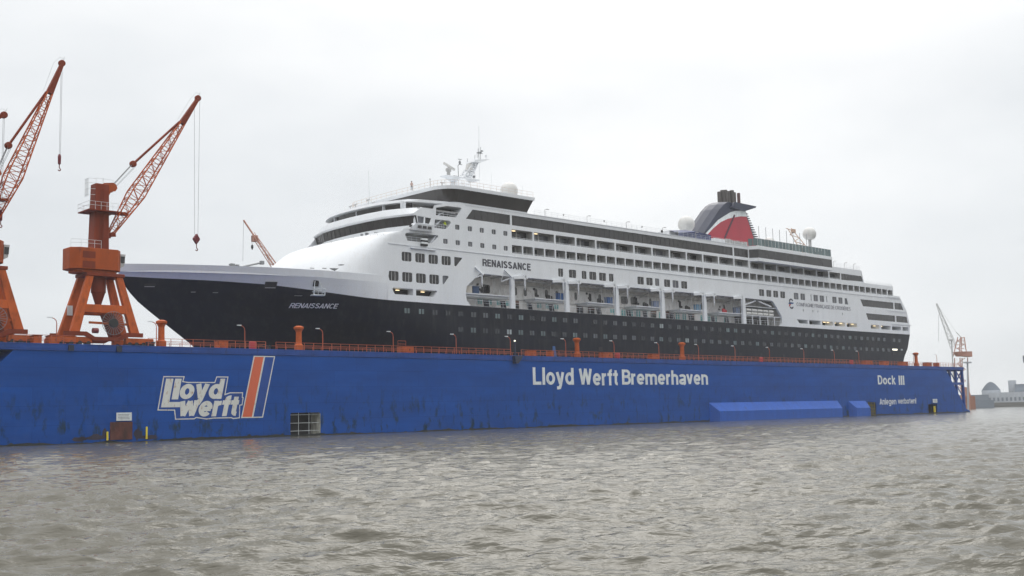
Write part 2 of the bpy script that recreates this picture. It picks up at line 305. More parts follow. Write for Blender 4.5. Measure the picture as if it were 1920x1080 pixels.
# ------------------------------------------------------------------ water: one sheet of real waves, to the horizon
def make_water():
    nA, nR = 900, 800
    mid = CY; half = R(36)
    th = np.concatenate([np.linspace(mid-half, mid+half, nA), np.linspace(mid+half, mid-half+2*math.pi, 50)[1:-1]])
    r = np.concatenate([[.5, 3, 6], np.geomspace(9, 420, nR), np.geomspace(440, 2450, 40)])
    T, RR_ = np.meshgrid(th, r)
    x = RR_*np.sin(T); y = -CD+RR_*np.cos(T)
    dr = np.gradient(r)[:, None]*np.ones_like(T); dth = np.where((T >= mid-half) & (T <= mid+half), 2*half/nA, R(6))*RR_
    sp = np.maximum(dr*.6, dth)
    z = np.zeros_like(x); dx = np.zeros_like(x); dy = np.zeros_like(x)
    wind = R(218)
    K = 120
    lam = np.geomspace(.24, 6, K)
    for i, lm in enumerate(lam):
        a = wind+rng.normal(0, .42); k = 2*math.pi/lm; kx, ky = k*math.sin(a), k*math.cos(a)
        amp = .0062*lm**.70*(1 if lm < 1.3 else (1.3/lm)**1.45)*rng.uniform(.5, 1.5)
        g = np.clip((lm/sp-2.0)/2, 0, 1); ph = kx*x+ky*y+rng.uniform(0, 6.28)
        z += amp*g*np.cos(ph); q = .75*amp*g*np.sin(ph); dx -= q*kx/k; dy -= q*ky/k
    # gusts: patches of steeper and calmer water
    gust = 1+.35*np.sin(x*.043+1.3*np.sin(y*.031))*np.sin(y*.052+x*.017+1)
    z *= gust
    z = np.where(RR_ > 430, 0, z)
    co = np.stack([x+dx, y+dy, z], -1).reshape(-1, 3)
    nr, nt_ = x.shape
    j, k = np.meshgrid(np.arange(nr-1), np.arange(nt_), indexing='ij'); k2 = (k+1) % nt_
    f = np.stack([j*nt_+k, (j+1)*nt_+k, (j+1)*nt_+k2, j*nt_+k2], -1).reshape(-1, 4)
    me = bpy.data.meshes.new('water'); me.vertices.add(len(co)); me.vertices.foreach_set('co', co.ravel().astype(np.float32))
    me.loops.add(f.size); me.loops.foreach_set('vertex_index', f.ravel().astype(np.int32))
    me.polygons.add(len(f)); me.polygons.foreach_set('loop_start', (np.arange(len(f))*4).astype(np.int32))
    me.update(calc_edges=True); me.polygons.foreach_set('use_smooth', [True]*len(f))
    M = bpy.data.materials.new('river_water'); M.use_nodes = True; t = M.node_tree; n = t.nodes.new; l = t.links.new
    P = t.nodes['Principled BSDF']; P.inputs['Base Color'].default_value = (.088, .082, .062, 1); P.inputs['Roughness'].default_value = .10; P.inputs['IOR'].default_value = 1.33
    g = n('ShaderNodeNewGeometry'); h = None
    m0 = n('ShaderNodeMapping'); m0.inputs['Rotation'].default_value = (0, 0, R(38)); l(g.outputs['Position'], m0.inputs[0])
    for s_, st in ((1.6, .05), (4.5, .04), (12, .018), (30, .006)):
        mpn = n('ShaderNodeMapping'); mpn.inputs['Scale'].default_value = (.38, 1, 1); l(m0.outputs[0], mpn.inputs[0])
        z_ = n('ShaderNodeTexNoise'); z_.inputs['Scale'].default_value = s_; z_.inputs['Detail'].default_value = 2.5; l(mpn.outputs[0], z_.inputs['Vector'])
        bp = n('ShaderNodeBump'); bp.inputs['Strength'].default_value = .8; bp.inputs['Distance'].default_value = st*1.5; l(z_.outputs['Fac'], bp.inputs['Height'])
        if h: l(h, bp.inputs['Normal'])
        h = bp.outputs[0]
    l(h, P.inputs['Normal'])
    me.materials.append(M); o = bpy.data.objects.new('water', me); sc.collection.objects.link(o); struct(o)
make_water()

# ------------------------------------------------------------------ the floating dock
def fbox(mb, *a): return mb.box(*a)
dock = thing('floating_dock', 'long blue floating dock with white lettering, carrying the cruise ship', 'dry dock', (174, 24, 0))
ZT = 12.6
def dock_wall(y0, y1, near):
    mb = MB()
    outl = [(39.5, -1.5), (39.5, .3), (50.2, 11.7), (298.3, 11.7), (309.2, .9), (311.2, .4), (311.2, -1.5)]
    holes = [rr(89.5, 94.7, .15, 3.4, .3), [(255.0, -.5), (255.0, 3.35), (258.9, 3.25), (258.9, -.5)], [(286.5, -.5), (286.5, 2.5), (291.5, 2.5), (291.5, -.5)]] if near else []
    holes = [[(x, max(z, -.5)) for x, z in h] for h in holes]
    tess = [[Vector((x, 0, z)) for x, z in p] for p in [outl]+holes]; flat = [p for q in tess for p in q]
    for t in tessellate_polygon([[Vector((p.x, p.z, 0)) for p in q] for q in tess]): mb.add([(flat[i].x, y0, flat[i].z) for i in t], [(0, 1, 2)])
    n = len(outl)
    for i in range(n):
        (xa, za), (xb, zb) = outl[i], outl[(i+1) % n]; mb.face([(xa, y0, za), (xb, y0, zb), (xb, y1, zb), (xa, y1, za)])
    mb.face([(x, y1, z) for x, z in outl])
    return mb
dock_wall(0, 8.0, True).build('side_wall', BLUE, dock)
dock_wall(40, 48, False).build('side_wall', BLUE, dock)
MB().box(41, 309, 8.01, 39.99, -1.5, .8).build('pontoon_deck', BLUE2, dock)
for y0, y1 in ((-.12, 8.12), (39.88, 48.1)):
    mb = MB().box(38.0, 309, y0, y1, 11.95, 12.5)
    mb.box(38.0, 309, y0-.06, y0+.14, 12.5, ZT)
    mb.box(38.0, 309, y0+.02, y0+.1, 11.72, 11.95)
    mb.build('deck_rim', BLUE2, dock, bevel=.03)
# open end frames
for side, (xa, xb) in enumerate(((298.3, 309.0), (38.0, 50.2))):
    f = MB()
    xs = (300.9, 304.6, 308.6) if side == 0 else (47.4, 43.7, 39.7)
    for y in (.35, 7.4):
        for i, x in enumerate(xs):
            zb = np.interp(x, [298.3, 309.2], [11.7, .9]) if side == 0 else np.interp(x, [39.5, 50.2], [.3, 11.7])
            f.box(x-.32, x+.32, y-.3, y+.3, zb, 11.95)
        z8 = 8.0
        f.box(min(xs[1]-3.0, xs[2]) if side == 0 else xs[2], xs[2] if side == 0 else xs[1]+3.0, y-.28, y+.28, z8-.35, z8+.35)
        x0, x1, x2 = xs
        f.bar((x0, y, 11.8), (x1, y, 8.3), .2, .25); f.bar((x1, y, 11.8), (x2, y, 8.3), .2, .25); f.bar((x2, y, 11.8), (x1, y, 8.3), .2, .25)
        f.bar((x1, y, 7.7), (x2, y, 4.0), .2, .25)
    for x in xs:
        for z in (8.0, 11.7): f.box(x-.2, x+.2, .7, 7.1, z-.2, z+.2)
    f.build('end_frame', BLUE2, dock)
# waterline growth
mb = MB(); zq = .25
rows = [[], []]
for k in range(700):
    x = 39.7+k*271.2/699; zq += (random.random()-.5)*.14+(.24-zq)*.12; zz = max(.06, zq)+(.35*random.random() if random.random() < .05 else 0)
    rows[0].append((x, -.012, -.4)); rows[1].append((x, -.012, zz))
mb.grid(rows).build('waterline_band', ALGAE, dock)
# door recess with grille
mb = MB(); mb.face([(89.5, .01, -.3), (89.5, 2.6, -.3), (89.5, 2.6, 3.4), (89.5, .01, 3.4)]); mb.face([(94.7, .01, -.3), (94.7, 2.6, -.3), (94.7, 2.6, 3.4), (94.7, .01, 3.4)])
mb.face([(89.5, .01, 3.42), (94.7, .01, 3.42), (94.7, 2.6, 3.42), (89.5, 2.6, 3.42)])
rec = mb.build('doorway', CONC, dock)
MB().box(89.4, 94.8, 2.6, 2.7, -.3, 3.42).build('doorway_back', DARK, dock)
mb = MB()
for z in (.75, 1.9, 3.1): mb.tube((89.5, .35, z), (94.7, .35, z), .03)
for x in (91.1, 92.9): mb.tube((x, .35, 0), (x, .35, 3.4), .03)
mb.build('guard_bars', LETTER, rec)
mb = MB()
for i in range(9): mb.tube((255.1, .2, .3+i*.36), (258.8, .2, .3+i*.36), .07)
for x in (255.3, 257, 258.7): mb.tube((x, .2, 0), (x, .2, 3.3), .07)
g2 = mb.build('stair_grating', mat('dull_yellow_steel', (.20, .17, .07), .7, var=.4), dock)
MB().box(254.9, 259.0, 2.0, 2.1, -.5, 3.5).build('recess_back', DARK, dock)
MB().box(286.4, 291.6, 2.0, 2.1, -.5, 2.6).build('recess_back', DARK, dock)
MB().box(289.6, 290.2, -.2, .1, .3, 1.9).build('yellow_marker', YELLOW, dock)
MB().box(62.5, 65.5, -.12, .02, .35, 2.65).build('rusty_hatch', RUST, dock, bevel=.04)
mb = MB()
for x, z0, z1 in ((62.1, .35, 1.45), (67.4, .35, 1.95)):
    mb.lathe((x, -.2, z0), [(.13, 0), (.13, z1-z0-.08), (.06, z1-z0)], 10)
    mb.build('yellow_post', YELLOW, dock); mb = MB()
def board(x0, x1, z0, z1):
    MB().box(x0, x1, -.16, -.06, z0, z1).build('notice_board', LETTER, dock)
    b = MB()
    for i in range(4):
        z = z1-.22-i*(z1-z0-.3)/4; b.box(x0+.2, x1-.2-random.random()*.3, -.168, -.161, z-.05, z)
    return b
for a in ((63.3, 65.35, 2.8, 3.85), (289.2, 291.6, 2.85, 3.85)): board(*a).build('notice_lines', GLETTER, dock)
# growth and rust patches beside the hatch
def patches(spots, mt, name, y=-.012):
    for x, z, wx, hz in spots:
        mb = MB(); n = 14; pts = []
        for k in range(n):
            a = 2*math.pi*k/n; q = .65+.5*random.random(); pts.append((x+wx*q*math.cos(a), y-.004*len(pts)*0-x*.0001+.005, z+hz*q*math.sin(a)))
        mb.face(pts); mb.build(name, mt, dock)
patches([(60.6, .75, 1.3, .45), (58.6, .6, 1.0, .3), (61.8, 1.2, .4, .7), (66.3, 1.0, .6, .8), (67.8, .55, 1.5, .3)], mat('dark_rust_growth', (.028, .022, .04), .8, var=.5), 'rust_patch')
# fender guards
def fender(x0, x1, xo0, xo1, zt, zo, yo):
    mb = MB().add([(x0, 0, zt), (x1, 0, zt), (xo1, yo, zo), (xo0, yo, zo), (xo0, yo, -.6), (xo1, yo, -.6), (x0, 0, -.6), (x1, 0, -.6)],
                  [(0, 1, 2, 3), (3, 2, 5, 4), (0, 3, 4, 6), (2, 1, 7, 5)])
    mb.build('fender_guard', BLUE3, dock)
fender(190.2, 240.8, 191.2, 239.6, 3.85, 2.05, -1.9); fender(245.8, 253.9, 246.8, 253.2, 3.7, 2.0, -1.6)
# bollards, brackets on the wall
for x in (57.2, 63.5): MB().box(x-.35, x+.35, -.3, -.13, 11.75, 12.45).build('wall_bracket', NAVY, dock)
MB().prism([(134.2, 12.5), (136.2, 12.5), (135.0, 11.2), (134.3, 11.2)], -.9, -.14).build('navigation_bracket', NAVY, dock)
# lettering
def wall_text(s, x0, x1, z0, z1, bold=.18, name='lettering'):
    mb = MB(); put_text(mb, s, x0, x1, z0, z1, -.02, bold); mb.build(name, LETTER, dock)
wall_text('Lloyd', 139.2, 149.7, 6.7, 10.6); wall_text('Werft', 151.1, 161.9, 7.42, 10.55); wall_text('Bremerhaven', 163.1, 190.2, 7.42, 10.45)
wall_text('Dock', 260.6, 269.7, 7.6, 10.0); wall_text('III', 271.3, 274.3, 7.6, 10.0, .16)
wall_text('Anlegen', 260.8, 269.3, 2.25, 4.2, .15); wall_text('verboten!', 270.2, 280.0, 2.75, 4.2, .15)
# yard logo: outlined italic lettering
lay = [('logo_outer_line', .0, LOGOW), ('logo_blue_line', .0, BLUE2), ('logo_letters', 0, LOGOW)]
def logo_outline(g):
    # outline of the whole word mark, grown by g
    return None
outer = [(69.75, 8.62), (72.85, 8.62), (72.65, 7.95), (73.3, 7.85), (77.3, 7.85), (77.6, 8.62), (79.45, 8.62), (79.0, 6.2), (79.7, 6.42), (81.75, 6.42), (81.7, 5.75), (81.85, 5.72), (81.65, 4.6),
         (81.3, 4.55), (81.25, 2.78), (80.2, 2.7), (79.9, 2.82), (77.2, 2.82), (76.1, 2.72), (74.6, 2.95), (74.3, 2.78), (71.5, 2.78), (71.35, 4.0), (68.95, 4.05)]
def inset(poly, d):
    n = len(poly); o = []
    A = sum(poly[i][0]*poly[(i+1)%n][1]-poly[(i+1)%n][0]*poly[i][1] for i in range(n)); sg = 1 if A > 0 else -1
    for i in range(n):
        p0, p1, p2 = Vector(poly[i-1]), Vector(poly[i]), Vector(poly[(i+1)%n]); a = (p1-p0).normalized(); b = (p2-p1).normalized()
        na = Vector((-a.y, a.x))*sg; nb = Vector((-b.y, b.x))*sg; k = (na+nb); k = k/max(k.length_squared/2, .5); o.append(tuple(p1+k*d))
    return o
def flat_poly(mb, poly, y):
    for t in tessellate_polygon([[Vector((x, z, 0)) for x, z in poly]]): mb.add([(poly[i][0], y, poly[i][1]) for i in t], [(0, 1, 2)])
    return mb
logo = flat_poly(MB(), outer, -.02).build('yard_logo', LOGOW, dock)
flat_poly(MB(), inset(outer, .14), -.028).build('logo_field', BLUE2, logo)
mb = MB(); yy = -.036
put_text(mb, 'oyd', 71.75, 78.95, 4.75, 8.3, yy, .21, .22, gap=.03)
mb.face([(69.45, yy-.002, 4.45), (70.5, yy-.002, 4.45), (71.2, yy-.002, 8.28), (70.15, yy-.002, 8.28)]); mb.face([(69.45, yy-.003, 4.45), (72.2, yy-.003, 4.45), (72.2, yy-.003, 5.15), (69.6, yy-.003, 5.15)])
mb.face([(70.95, yy-.002, 5.5), (71.9, yy-.002, 5.5), (72.4, yy-.002, 8.28), (71.45, yy-.002, 8.28)])
put_text(mb, 'werft', 71.75, 81.3, 3.12, 6.0, yy-.02, .21, .22, gap=.02)
mb.build('logo_letters', LOGOW, logo)
st = flat_poly(MB(), [(81.45, 2.8), (84.95, 2.8), (86.95, 11.6), (83.45, 11.6)], -.02).build('logo_stripes', LOGOW, dock)
flat_poly(MB(), [(81.65, 2.95), (83.15, 2.95), (85.05, 11.45), (83.6, 11.45)], -.028).build('orange_stripe', STRIPE, st)
flat_poly(MB(), [(83.4, 2.95), (84.8, 2.95), (86.75, 11.45), (85.3, 11.45)], -.028).build('blue_stripe', BLUE2, st)

# ------------------------------------------------------------------ things standing on the dock wall
GL = 'lamp posts along the dock wall'
lampx = [55.8, 69.2, 82.6, 95.85, 109.2, 122.4, 134.9, 148.9, 162.3, 175.8, 188.8, 201.7, 214.8, 228.9, 242.3, 253.8, 282.1, 295.4]
lamp_where = ['beside the left leg of the middle orange crane', 'beside the capped post under the overhanging bow', 'above the orange logo stripe, in front of the bow', 'just right of the second capped post from the left',
 'beside the large orange box with a hoop rail', 'below the white slanted-window rows of the ship', 'straight armed, beside the blue bracket', 'just left of the middle capped post',
 'just right of the middle capped post, by an orange box', 'beside the orange box right of the red drum', 'just right of the fourth capped post', 'second to the right of the fourth capped post', 'below the last lifeboat bay', 'below the start of the small aft windows', 'below the company name on the ship side', 'beside the orange box near the stern', 'behind the stern and left of the last capped post', 'nearest the right end of the dock']
for i, x in enumerate(lampx):
    lp = thing('street_lamp', 'curved lamp post, '+lamp_where[i], 'lamp post', (x, 1, ZT), GL)
    mb = MB().tube((x, 1, ZT-.1), (x, 1, 15.2), .062, 8); mb.path([(x, 1, 15.2), (x-.08, 1, 15.6), (x-.35, 1, 15.85), (x-.7, 1, 15.95)], .05, 6)
    mb.build('pole', ORLINE, lp)
    MB().hexa([(x-1.25, .88, 15.93), (x-.6, .88, 15.9), (x-.6, 1.12, 15.9), (x-1.25, 1.12, 15.93)], [(x-1.2, .9, 16.02), (x-.6, .9, 16.05), (x-.6, 1.1, 16.05), (x-1.2, 1.1, 16.02)]).build('lamp_head', LETTER, lp)
GP = 'orange capped posts along the dock wall'
pw = ['leftmost, between the middle crane and the bow', 'below the silver ship name on the bow', 'third from left, below the second lifeboat bay', 'above the fender guard, in front of the aft hull', 'rightmost of its row, clear of the stern']
for i, x in enumerate((70.2, 92.0, 152.55, 184.05, 284.7)):
    o = MB().lathe((x, 1.6, ZT-.1), [(.66, 0), (.66, .9), (.44, 1.1), (.42, 2.85), (.58, 3.2), (.75, 3.35), (.75, 3.62), (.35, 3.8)], 20).build('capped_post', LEGOR, None)
    tag(o, 'orange capped post, '+pw[i], 'post', GP)
def railing(x0, x1, label, y=.5, gate=False):
    mb = MB(); n = max(1, round((x1-x0)/1.6)); 
    for k in range(n+1):
        x = x0+(x1-x0)*k/n; mb.box(x-.035, x+.035, y-.03, y+.03, 12.5, 13.7)
    for z in (13.68, 13.3, 12.95): mb.tube((x0, y, z), (x1, y, z), .032, 5)
    tag(mb.build('railing', ORLINE, None), label, 'railing', 'orange railings on the dock wall')
railing(50.4, 58.0, 'orange railing between the left crane and the middle crane on the dock'); railing(67.8, 85.7, 'orange railing on the dock wall under the overhanging bow of the ship')
railing(87.4, 134.5, 'orange railing in front of the black hull, left of the blue navigation bracket'); railing(137.0, 309, 'long orange railing running from the blue bracket to the right end of the dock')
for y in (7.6,):
    mb = MB()
    for k in range(160): x = 50.4+k*1.6; mb.box(x-.03, x+.03, y-.03, y+.03, 12.5, 13.7)
    for z in (13.68, 13.1): mb.tube((50.4, y, z), (306.4, y, z), .03, 5)
    tag(mb.build('railing', ORLINE, None), 'orange railing on the ship side of the dock wall, behind the lamp posts', 'railing', 'orange railings on the dock wall')
bxs = [(53.0, 54.0, 'left of two orange boxes between the orange cranes'), (54.9, 56.2, 'right of two orange boxes between the orange cranes'), (78.5, 80.0, 'orange box behind the railing under the bow, left of the first red drum'),
       (110.9, 113.4, 'large orange box with a hoop rail on top'), (139.6, 141.3, 'orange box just right of the blue navigation bracket'), (145.0, 145.8, 'small orange cabinet beside the upright blue panel'), (159.2, 161.9, 'wide orange box left of the red drum at mid dock'),
       (173.7, 175.9, 'orange box left of the fourth capped post'), (257.0, 260.4, 'bright orange box near the ship\'s stern, leftmost of three'), (266.0, 268.6, 'orange box near the stern, middle of three'), (276.0, 279.0, 'orange box right under the stern corner'), (289.5, 292.3, 'orange box standing clear right of the last capped post'), (295.6, 296.8, 'narrow orange box beside the last lamp post')]
for i, (x0, x1, lb) in enumerate(bxs):
    t = thing('equipment_box', lb, 'box', ((x0+x1)/2, 1.6, ZT), 'orange equipment boxes on the dock wall')
    MB().box(x0, x1, 1.0, 2.3, 12.5, 13.62).build('body', LEGOR, t, bevel=.05)
    MB().box(x0-.06, x1+.06, .94, 2.36, 13.62, 13.7).build('lid', REDOR, t)
    mb = MB().box(x0+(x1-x0)*.62, x0+(x1-x0)*.68, .95, 1.0, 13.0, 13.3); mb.build('latch', BLACK, t)
    if i == 3:
        mb = MB(); 
        for q in (110.6, 112.2): mb.tube((q, 1.6, 12.6), (q, 1.6, 14.6), .03)
        for z in (14.6, 14.1): mb.tube((110.6, 1.6, z), (112.2, 1.6, z), .03)
        mb.build('hoop_rail', ORLINE, t)
for x, lb, rd in ((84.6, 'round red drum behind the railing under the bow', .55), (164.6, 'upright red drum right of the wide orange box at mid dock', .5), (213.2, 'small red drum on the dock below the last lifeboat bay', .45), (252.2, 'dark red drum on the dock left of the stern boxes', .5)):
    tag(MB().lathe((x, 2.2, 12.5), [(rd*.9, 0), (rd, .1), (rd, .6), (rd*1.03, .65), (rd, .7), (rd, 1.15), (rd*.8, 1.3)], 16).build('drum', REDB, None), lb, 'drum')
tag(MB().prism([(145.9, 12.6), (146.9, 12.6), (146.5, 14.6), (146.0, 14.6)], 1.4, 1.55).build('blue_panel', CRATEB, None), 'upright blue panel leaning on the dock railing', 'panel')
t = thing('navigation_lamp', 'dark blue post with a round white lamp at the railing gap', 'lamp', (135.6, .6, ZT))
MB().tube((135.6, .6, 12.5), (135.6, .6, 15.1), .14, 8).build('post', NAVY, t); MB().lathe((135.6, .6, 15.2), sph(0, .16)[:], 10).build('lamp', LITW, t)
# mooring bollards
for x, lb in ((86.3, 'pair of dark mooring bollards in the gap of the railing'), (68.4, 'dark winch wheels right of the middle crane foot'), (104.8, 'white and black roller on the dock below the bow windows'), (127.8, 'white and black roller on the dock left of the blue bracket')):
    mb = MB()
    for d in (-.4, .4): mb.lathe((x+d, 1.1, 12.5), [(.2, 0), (.2, .55), (.3, .6), (.3, .7), (.1, .74)], 12)
    mb.box(x-.8, x+.8, .8, 1.4, 12.5, 12.6)
    tag(mb.build('bollard', BLACK, None), lb, 'bollard', 'mooring bollards on the dock wall')

# ------------------------------------------------------------------ dock cranes
def lattice(mb, p, q, w0, w1, wm, n, tk=.09):
    """box-section lattice from p to q in the plane y = const; half depth w at foot, middle, tip"""
    p = Vector(p); q = Vector(q); d = (q-p).normalized(); up = Vector((-d.z, 0, d.x)); sy = Vector((0, 1, 0)); L = (q-p).length
    def pt(k, a, b):
        t = k/n; wd = w0+(wm-w0)*t/.35 if t < .35 else wm+(w1-wm)*(t-.35)/.65
        return p+d*L*t+up*a*wd+sy*b*wd
    cs = [(-1,-1),(1,-1),(1,1),(-1,1)]
    for a, b in cs:
        for k in range(n): mb.tube(pt(k, a, b), pt(k+1, a, b), tk, 5)
    for i in range(4):
        c0, c1 = cs[i], cs[(i+1) % 4]
        for k in range(n):
            mb.tube(pt(k, *c0), pt(k, *c1), tk*.55, 4)
            mb.tube(pt(k, *(c0 if k % 2 else c1)), pt(k+1, *(c1 if k % 2 else c0)), tk*.5, 4)
def dock_crane(cx, foot, tip, hook_z, label, joint, tophook=0, y=4.7, double=True):
    c = thing('dock_crane', label, 'crane', (cx, y, ZT), 'orange portal cranes on the dock')
    ya, yb = y-1.9, y+1.9
    for x0, x1 in ((-3.9, -1.7), (4.4, 2.2)):
        for yy in (ya, yb):
            yt = y+(yy-y)*.75
            h0, h1 = .62, .45
            mb = MB().hexa([(cx+x0-h0, yy-.35, 14.1), (cx+x0+h0, yy-.35, 14.1), (cx+x0+h0, yy+.35, 14.1), (cx+x0-h0, yy+.35, 14.1)],
                           [(cx+x1-h1, yt-.35, 22), (cx+x1+h1, yt-.35, 22), (cx+x1+h1, yt+.35, 22), (cx+x1-h1, yt+.35, 22)])
            mb.build('portal_leg', LEGOR, c, bevel=.05)
    for yy in (ya, yb):
        yt = y+(yy-y)*.86
        MB().box(cx-2.6, cx+3.1, yt-.38, yt+.38, 17.0, 18.1).build('portal_beam', LEGOR, c, bevel=.05)
        mb = MB(); pts = [(-5.3, 13.9), (-2.6, 13.9), (-1.4, 13.3), (2.0, 13.3), (3.2, 13.9), (5.3, 13.9), (5.3, 14.45), (3.0, 14.45), (1.9, 13.8), (-1.3, 13.8), (-2.4, 14.45), (-5.3, 14.45)]
        yo = yy+(-.37 if yy == ya else .37)
        mb.prism([(cx+a, b) for a, b in pts], yo-.2, yo+.2); mb.build('sill_beam', REDOR, c)
        for a, b in ((-6.0, -1.6), (3.0, 6.9)):
            bg = MB().box(cx+a, cx+b, yy-.45, yy+.45, 12.95, 13.75); bo = bg.build('bogie', LEGOR, c, bevel=.08)
            for k in range(4):
                x = cx+a+.5+(b-a-1)*k/3; MB().lathe((x, yy-.5, 12.93), [(.3, 0), (.3, .12), (.3, 1)], 12, 'y').build('wheel', BLACK, bo)
    for sx in (-1.7, 2.2): MB().box(cx+sx-.3, cx+sx+.3, y-1.1, y+1.1, 17.2, 17.9).build('cross_beam', ORANGE, c)
    MB().box(cx-2.3, cx+2.9, y-1.9, y+1.9, 21.9, 22.35).build('portal_top', REDOR, c, bevel=.05)
    MB().lathe((cx+.1, y, 18.3), [(.4, 0), (.85, 1.5), (.95, 1.6), (.95, 3.6)], 16).build('slewing_pivot', REDOR, c)
    # cable reel
    mb = MB(); rc = (cx+1.3, ya-.3, 15.7)
    for k in range(24):
        a = 2*math.pi*k/24; b = 2*math.pi*(k+1)/24
        mb.tube((rc[0]+.3*math.cos(a), rc[1], rc[2]+.3*math.sin(a)), (rc[0]+1.55*math.cos(a), rc[1], rc[2]+1.55*math.sin(a)), .03, 4)
        mb.tube((rc[0]+1.55*math.cos(a), rc[1], rc[2]+1.55*math.sin(a)), (rc[0]+1.55*math.cos(b), rc[1], rc[2]+1.55*math.sin(b)), .035, 4)
    rl = mb.build('cable_reel', STEEL, c)
    MB().lathe((rc[0], rc[1]-.15, rc[2]), [(.6, 0), (.6, .3)], 16, 'y').build('reel_core', BLACK, rl)
    MB().bar((cx-1.9, ya, 15.7), (cx+3.7, ya, 15.6), .2, .3).build('reel_arm', ORANGE, c)
    MB().hexa([(cx+2.0, y-.6, 13.6), (cx+3.4, y-.6, 13.6), (cx+3.4, y+.6, 13.6), (cx+2.0, y+.6, 13.6)], [(cx+.6, y-.6, 17), (cx+2.0, y-.6, 17), (cx+2.0, y+.6, 17), (cx+.6, y+.6, 17)]).build('stair_tower', REDOR, c)
    mb = MB().slab([(cx-4.3, y-1.2), (cx-3.2, y-1.95), (cx+1.9, y-1.95), (cx+2.6, y-1.1), (cx+2.6, y+1.1), (cx+1.9, y+1.95), (cx-3.2, y+1.95), (cx-4.3, y+1.2)], 22.75, 25.6)
    mb.slab([(cx-3.6, y-1.0), (cx-2.8, y-1.6), (cx+1.6, y-1.6), (cx+2.2, y-.9), (cx+2.2, y+.9), (cx+1.6, y+1.6), (cx-2.8, y+1.6), (cx-3.6, y+1.0)], 22.36, 22.74)
    mb.build('machinery_house', ORANGE, c, bevel=.06)
    cb = MB().hexa([(cx+2.65, y-1.0, 23.3), (cx+3.2, y-.9, 23.6), (cx+3.2, y+.9, 23.6), (cx+2.65, y+1.0, 23.3)], [(cx+2.65, y-1.0, 25.2), (cx+3.4, y-.9, 25.2), (cx+3.4, y+.9, 25.2), (cx+2.65, y+1.0, 25.2)]).build('cab', GREYW, c)
    MB().box(cx+2.7, cx+3.25, y-1.03, y-1.0, 24.0, 24.9).build('cab_window', GLASS, cb)
    mb = MB(); 
    for a, b, z in ((-4.2, -.3, 26.6), ):
        for q in (25.7+.5, 26.65): mb.path([(cx-4.2, y-1.2, q), (cx-3.1, y-1.85, q), (cx-.4, y-1.85, q)], .025, 4)
        for q in (-4.2, -3.1, -2.2, -1.3, -.4): mb.tube((cx+q, y-(1.2 if q == -4.2 else 1.85), 25.6), (cx+q, y-(1.2 if q == -4.2 else 1.85), 26.65), .025, 4)
    mb.build('house_railing', LETTER, c)
    # column
    MB().hexa([(cx-1.05, y-1, 25.6), (cx+1.05, y-1, 25.6), (cx+1.05, y+1, 25.6), (cx-1.05, y+1, 25.6)], [(cx-.85, y-.85, 34.6), (cx+1.0, y-.85, 34.6), (cx+1.0, y+.85, 34.6), (cx-.85, y+.85, 34.6)]).build('column', REDOR, c, bevel=.06)
    hd = MB().prism([(cx+.4, 34.75), (cx+1.7, 34.95), (cx+2.1, 34.75), (cx+2.25, 34.3), (cx+2.0, 33.9), (cx+1.4, 33.75), (cx+1.0, 33.0), (cx+.4, 33.0)], y-.5, y+.5).build('column_head', ORANGE, c, bevel=.05)
    mb = MB().box(cx-2.1, cx+1.9, y-1.9, y+1.9, 30.7, 30.85); pl = mb.build('platform', REDOR, c)
    mb = MB()
    for yy in (y-1.85, y+1.85):
        for z in (31.4, 31.9): mb.tube((cx-2.1, yy, z), (cx+1.9, yy, z), .025, 4)
        for k in range(6): mb.tube((cx-2.1+k*.8, yy, 30.8), (cx-2.1+k*.8, yy, 31.9), .025, 4)
    for z in (31.4, 31.9): mb.tube((cx-2.1, y-1.85, z), (cx-2.1, y+1.85, z), .025, 4)
    mb.build('platform_railing', LETTER, c)
    mb = MB()
    for k in range(5): mb.tube((cx-1.75+(k % 2)*.01, y-.5+k*.25, 32.8), (cx-1.75, y-.5+k*.25, 35.2), .03, 4)
    for z in (33.0, 33.8, 34.6, 35.2): mb.tube((cx-1.75, y-.5, z), (cx-.8, y-.8, z), .025, 4); mb.tube((cx-1.75, y-.5, z), (cx-1.75, y+.5, z), .025, 4)
    mb.tube((cx+.5, y, 34.6), (cx+.5, y, 35.6), .04); mb.path([(cx-.8, y-.8, 34.7), (cx-.8, y-.8, 35.3), (cx+1.6, y-.6, 35.3), (cx+1.9, y-.6, 34.9)], .022, 4)
    mb.build('ladder_cage', LETTER, c)
    mb = MB()
    for sx in (-.22, .22): mb.tube((cx-.1+sx, y-1.12, 25.7), (cx+.05+sx, y-.98, 33.8), .03, 4)
    for k in range(26): z = 25.9+k*.31; mb.tube((cx-.3, y-1.1+k*.005, z), (cx+.2, y-1.1+k*.005, z), .02, 4)
    mb.build('ladder', REDOR, c)
    MB().box(cx-3.6, cx-2.9, y+1.0, y+1.1, 16.8, 18.1).build('control_cabinet', LETTER, c)
    mb = MB()
    for k in range(9): z = 14.4+k*.8; xx = cx+4.95-(z-14.1)*.278; mb.tube((xx, ya-.36+(z-14)*.05, z), (xx+.0, ya-.36+(z-14)*.05, z+.0), .02)
    for zz in (22.9, 24.2): MB().box(cx-2.9, cx-1.2, y-1.975, y-1.95, zz, zz+.9).build('service_hatch', REDOR, c)
    MB().tube((cx-1.6, ya-.5, 14.6), (cx-.9, ya-.5, 14.6), .35, 12).build('motor', MAROON, c)
    # jib
    F = Vector((foot[0], y, foot[1])); T = Vector((tip[0], y, tip[1])); d = (T-F).normalized()
    K = F+(T-F)*.80
    mb = MB(); lattice(mb, F, K, .3, .34, .95, 17); mb.build('jib', LEGOR, c)
    jh = MB(); u = Vector((-d.z, 0, d.x))
